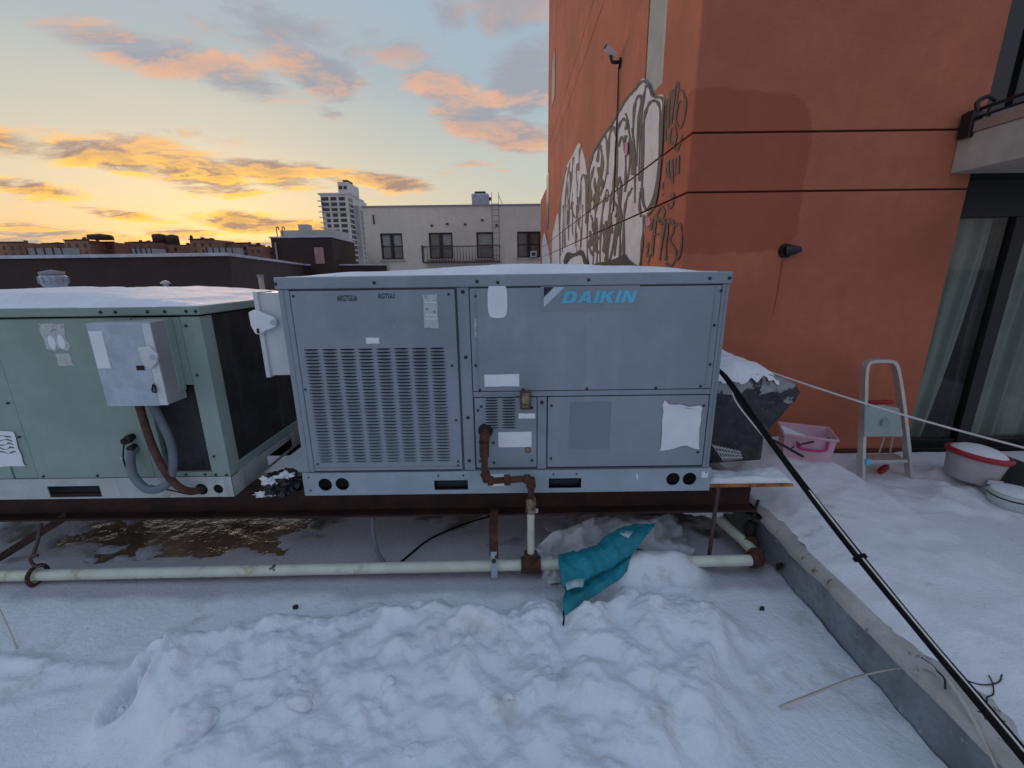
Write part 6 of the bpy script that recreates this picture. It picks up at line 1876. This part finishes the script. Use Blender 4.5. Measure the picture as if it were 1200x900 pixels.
stp = thing('packing_strap', 'bent off white packing strap arching over the parapet edge', 'strap', (1.2, 1.2, 0.03))
sa = [U(914, 828, Z=0.03), U(955, 812, Z=0.075), U(1005, 793, Y=1.245), U(1050, 783, Y=1.215), U(1082, 783, Y=1.165), U(1102, 789, Y=1.125), U(1118, 806, Y=1.07), U(1138, 838, Y=0.995), U(1156, 872, Y=0.93), U(1170, 902, Y=0.885)]
sa = spline(sa, 6)
v, f = [], []
for i, p in enumerate(sa):
    t = (sa[min(i + 1, len(sa) - 1)] - sa[max(i - 1, 0)]).normalized()
    w_ = t.cross(Vector((0.2, 0.3, 1))).normalized() * 0.0065
    v += [p + w_, p - w_]
f = [(2 * i, 2 * i + 1, 2 * i + 3, 2 * i + 2) for i in range(len(sa) - 1)]
so_ = MB().add(v, f, 0, True).build('band', MT['strap'], stp)
so_.modifiers.new('thickness', 'SOLIDIFY').thickness = 0.0016
MB().tube(spline([U(1098, 786, Y=1.12), U(1107, 796, Y=1.095), U(1107, 812, Y=1.09), U(1104, 826, Y=1.10)], 5), 0.003, 6).build('torn_fibre', MT['dirt'], stp)
# dry vine stems on the parapet snow
vn = thing('dry_vine', 'dry brown creeper stems lying on the parapet snow', 'plant', (1.7, 1.2, 0.3))
rv_ = random.Random(3)
for k in range(5):
    px, py = rv_.uniform(1050, 1190), 0
    py = 735 + (px - 1050) * 0.75 + rv_.uniform(-45, 30)
    p = U(px, py, Z=0.315)
    p.z = tz(p.x, p.y) + 0.004
    pts = [p]
    a = rv_.uniform(-2.4, 0.4)
    for j in range(4):
        a += rv_.uniform(-0.7, 0.7)
        q = pts[-1] + Vector((math.cos(a), math.sin(a), 0)) * rv_.uniform(0.02, 0.045)
        q.z = tz(q.x, q.y) + 0.003
        pts.append(q)
    MB().tube(spline(pts, 4), 0.0019, 5).build('stem', MT['dirt'], vn)

# ------------------------------------------------------------------ pink tub
pt = thing('pink_storage_tub', 'translucent pink plastic tub with snow inside beside the hood', 'tub', (2.06, 2.80, 0.235), R(-24))
w2, d2, hh = 0.150, 0.125, 0.26
tb0 = [(-w2 * .86, -d2 * .84, 0.005), (w2 * .86, -d2 * .84, 0.005), (w2 * .86, d2 * .84, 0.005), (-w2 * .86, d2 * .84, 0.005)]
tb1 = [(-w2, -d2, hh), (w2, -d2, hh), (w2, d2, hh), (-w2, d2, hh)]
sides = MB().add(tb0 + tb1, [(0, 1, 5, 4), (1, 2, 6, 5), (2, 3, 7, 6), (3, 0, 4, 7), (3, 2, 1, 0)])
so2 = sides.build('walls', MT['pink'], pt, local=True)
so2.modifiers.new('thickness', 'SOLIDIFY').thickness = 0.004
MB().box(-w2 - 0.010, w2 + 0.010, -d2 - 0.010, -d2 - 0.001, hh - 0.012, hh + 0.003).box(-w2 - 0.010, w2 + 0.010, d2 + 0.001, d2 + 0.010, hh - 0.012, hh + 0.003).box(
    -w2 - 0.010, -w2 - 0.001, -d2 - 0.0009, d2 + 0.0009, hh - 0.012, hh + 0.003).box(w2 + 0.001, w2 + 0.010, -d2 - 0.0009, d2 + 0.0009, hh - 0.012, hh + 0.003).build('rim', MT['pink'], pt, 0.002, local=True)
MB().tube(spline([(-0.07, -d2 - 0.016, hh - 0.04), (-0.06, -d2 - 0.028, hh - 0.075), (0.0, -d2 - 0.030, hh - 0.085), (0.085, -d2 - 0.026, hh - 0.075), (0.10, -d2 - 0.014, hh - 0.02)], 5), 0.010, 8).build('handle', MT['magenta'], pt, local=True)
MB().add([(-w2 * .95, -d2 * .95, hh * .86), (w2 * .95, -d2 * .95, hh * .62), (w2 * .95, d2 * .95, hh * .55), (-w2 * .95, d2 * .95, hh * .93)], [(0, 1, 2, 3)]).build('snow', MT['snow'], pt, local=True)
stk = thing('thin_black_stick', 'thin black stick lying across the pink tub', 'stick', (2.05, 2.65, 0.4))
MB().tube([U(938, 521, Y=2.66), U(952, 518, Y=2.68), U(972, 513, Y=2.7)], [0.005, 0.006, 0.004], 8).build('shaft', MT['black'], stk)
MB().tube([U(936, 521.6, Y=2.66), U(938, 521.2, Y=2.66)], 0.007, 8).build('tip', MT['dirt'], stk)
twg = thing('dark_twig', 'dark broken twig lying on the parapet snow before the tub', 'twig', (1.75, 2.6, 0.33))
MB().tube(spline([U(906, 516, Y=2.60), U(918, 522, Y=2.60), U(930, 529, Y=2.60), U(941, 535, Y=2.60)], 4), 0.009, 7).build('stem', MT['dirt'], twg)
MB().tube([U(925, 527, Y=2.598), U(931, 523, Y=2.59)], 0.004, 6).build('side_shoot', MT['dirt'], twg)

# ------------------------------------------------------------------ aluminium step ladder
ld_ = thing('step_ladder', 'small aluminium step ladder with rounded hoop standing by the orange wall', 'ladder', (2.62, 2.75, 0.13))
yl = 2.75
lf = [U(1009, 563, Y=yl), U(1010, 520, Y=yl + .03), U(1012, 470, Y=yl + .06), U(1013, 438, Y=yl + .08), U(1016, 426, Y=yl + .085), U(1024, 423, Y=yl + .085), U(1040, 423, Y=yl + .085), U(1047, 426, Y=yl + .085), U(1051, 438, Y=yl + .08), U(1056, 470, Y=yl + .06), U(1062, 520, Y=yl + .03), U(1067, 567, Y=yl)]
path = spline(lf, 5)


def flat_bar(path, wx, wy):
    mb = MB()
    n = len(path)
    v = []
    for i, p in enumerate(path):
        t = (path[min(i + 1, n - 1)] - path[max(i - 1, 0)]).normalized()
        s = t.cross(Vector((0, 1, 0)))
        s = s.normalized() if s.length > 1e-4 else Vector((1, 0, 0))
        u_ = Vector((0, 1, 0))
        v += [p + s * wx + u_ * wy, p - s * wx + u_ * wy, p - s * wx - u_ * wy, p + s * wx - u_ * wy]
    f = [(4 * i + k, 4 * i + (k + 1) % 4, 4 * (i + 1) + (k + 1) % 4, 4 * (i + 1) + k) for i in range(n - 1) for k in range(4)]
    f += [(0, 1, 2, 3), tuple(4 * (n - 1) + k for k in (3, 2, 1, 0))]
    return mb.add(v, f)


flat_bar(path, 0.0115, 0.026).build('front_hoop', MT['alu'], ld_, 0.003)
for a, b_ in (((1013, 470), (1008, 545)), ((1054, 470), (1064, 545))):
    p0, p1 = U(*a, Y=yl + .085), U(*b_, Y=yl + .26)
    p1.z = 0.14
    flat_bar([p0, p0.lerp(p1, 0.5), p1], 0.009, 0.014).build('rear_leg', MT['alu_side'], ld_, 0.003)
bp0, bp1 = U(1014, 477, Y=yl + .010), U(1055, 477, Y=yl + .010)
bq0, bq1 = U(1013, 512, Y=yl - .012), U(1059, 512, Y=yl - .012)
MB().prism([bp0, bp0.lerp(bp1, .5) + Vector((0, 0, .012)), bp1 + Vector((0, 0, -.01)), bq1, bq0], (0, 0.018, 0)).build('folded_platform', MT['step_board'], ld_, 0.006)
cm = bp0.lerp(bq1, 0.5)
MB().box(cm.x - 0.03, cm.x + 0.018, yl - 0.018, yl - 0.0135, cm.z - 0.022, cm.z + 0.02).build('worn_sticker', MT['logo_back'], ld_)
MB().box(bp0.x + 0.06, bp1.x - 0.01, yl + 0.050, yl + 0.075, bp0.z + 0.005, bp0.z + 0.03).build('red_latch', MT['red'], ld_, 0.004)
tr0, tr1 = U(1015, 540, Y=yl + .01), U(1061, 540, Y=yl + .01)
MB().box(tr0.x, tr1.x, yl - 0.01, yl + 0.10, tr0.z - 0.012, tr0.z + 0.012).build('tread', MT['alu'], ld_, 0.003)
for a, b_ in (((1036, 512), (1028, 538)), ((1046, 512), (1042, 538))):
    MB().tube([U(*a, Y=yl + .06), U(*b_, Y=yl + .12)], 0.006, 8).build('brace_rod', MT['alu'], ld_)
MB().box(tr0.x - 0.022, tr0.x + 0.012, yl - 0.022, yl + 0.03, tr0.z - 0.02, tr0.z + 0.022).build('blue_clip', MT['logo_blue'], ld_, 0.005)
for p in (lf[0], lf[-1]):
    MB().box(p.x - 0.014, p.x + 0.014, yl - 0.022, yl + 0.022, p.z - 0.035, p.z + 0.006).build('foot', MT['alu_side'], ld_, 0.004)
rt = thing('red_bottle', 'small red bottle lying in the snow under the step ladder', 'bottle', U(1036, 550, Z=0.17))
p0, p1 = U(1031, 553, Z=0.165), U(1041, 545, Z=0.185)
MB().tube([p0, p0.lerp(p1, .1), p0.lerp(p1, .7), p0.lerp(p1, .85)], [0.016, 0.022, 0.022, 0.010], 12).build('body', MT['red'], rt)
MB().tube([p0.lerp(p1, .851), p1], 0.010, 10).build('cap', MT['white_plastic'], rt)

# ------------------------------------------------------------------ tubs by the glass door
bk_ = thing('red_rimmed_tub', 'cloudy round plastic tub with red rim full of snow', 'tub', (3.13, 2.62, 0.18))
tc_ = Vector((3.105, 2.64, 0.195))
MT_ = Matrix.Rotation(R(7), 4, 'Y')
MB().lathe([(0.0, 0.0), (0.118, 0.0), (0.128, 0.01), (0.152, 0.17), (0.152, 0.176), (0.140, 0.176)], tc_, seg=32, M=MT_).build('body', MT['clear_plastic'], bk_)
MB().lathe([(0.150, 0.168), (0.166, 0.168), (0.168, 0.190), (0.158, 0.200), (0.146, 0.200), (0.146, 0.172)], tc_, seg=32, M=MT_).build('rim', MT['red'], bk_)
MB().lathe([(0.147, 0.185), (0.13, 0.205), (0.09, 0.228), (0.04, 0.240), (0.0, 0.242)], tc_, seg=32, M=MT_).build('snow_fill', MT['snow'], bk_)
MB().box(-0.05, 0.05, -0.153, -0.149, 0.035, 0.06, M=Matrix.Translation(tc_) @ MT_).build('worn_label', MT['old_label'], bk_)
wt = thing('white_lidded_tub', 'low white plastic tub with black seam half sunk in snow', 'tub', (3.15, 2.38, 0.15))
wc_ = Vector((3.145, 2.40, 0.115))
MB().lathe([(0.0, 0.0), (0.108, 0.0), (0.118, 0.06), (0.118, 0.078)], wc_, seg=28).build('body', MT['white_plastic'], wt)
MB().lathe([(0.1175, 0.0782), (0.120, 0.079), (0.120, 0.086), (0.1175, 0.0862)], wc_, seg=28).build('seam', MT['black'], wt)
MB().lathe([(0.118, 0.0864), (0.122, 0.090), (0.121, 0.104), (0.10, 0.112), (0.0, 0.114)], wc_, seg=28).build('lid', MT['white_plastic'], wt)
MB().lathe([(0.112, 0.111), (0.09, 0.124), (0.04, 0.134), (0.0, 0.136)], wc_, seg=28).build('snow', MT['snow'], wt)
ct = thing('dark_crate', 'dark slatted crate beside the red rimmed tub at the glass door', 'crate', (3.52, 2.62, 0.14))
for k in range(4):
    MB().box(3.36, 3.85, 2.50, 2.51, 0.15 + k * 0.05, 0.19 + k * 0.05).build('slat', MT['alu_side'], ct, 0.003)
MB().box(3.36, 3.85, 2.511, 2.85, 0.15, 0.165).box(3.36, 3.37, 2.511, 2.85, 0.166, 0.34).build('tray', MT['alu_side'], ct)
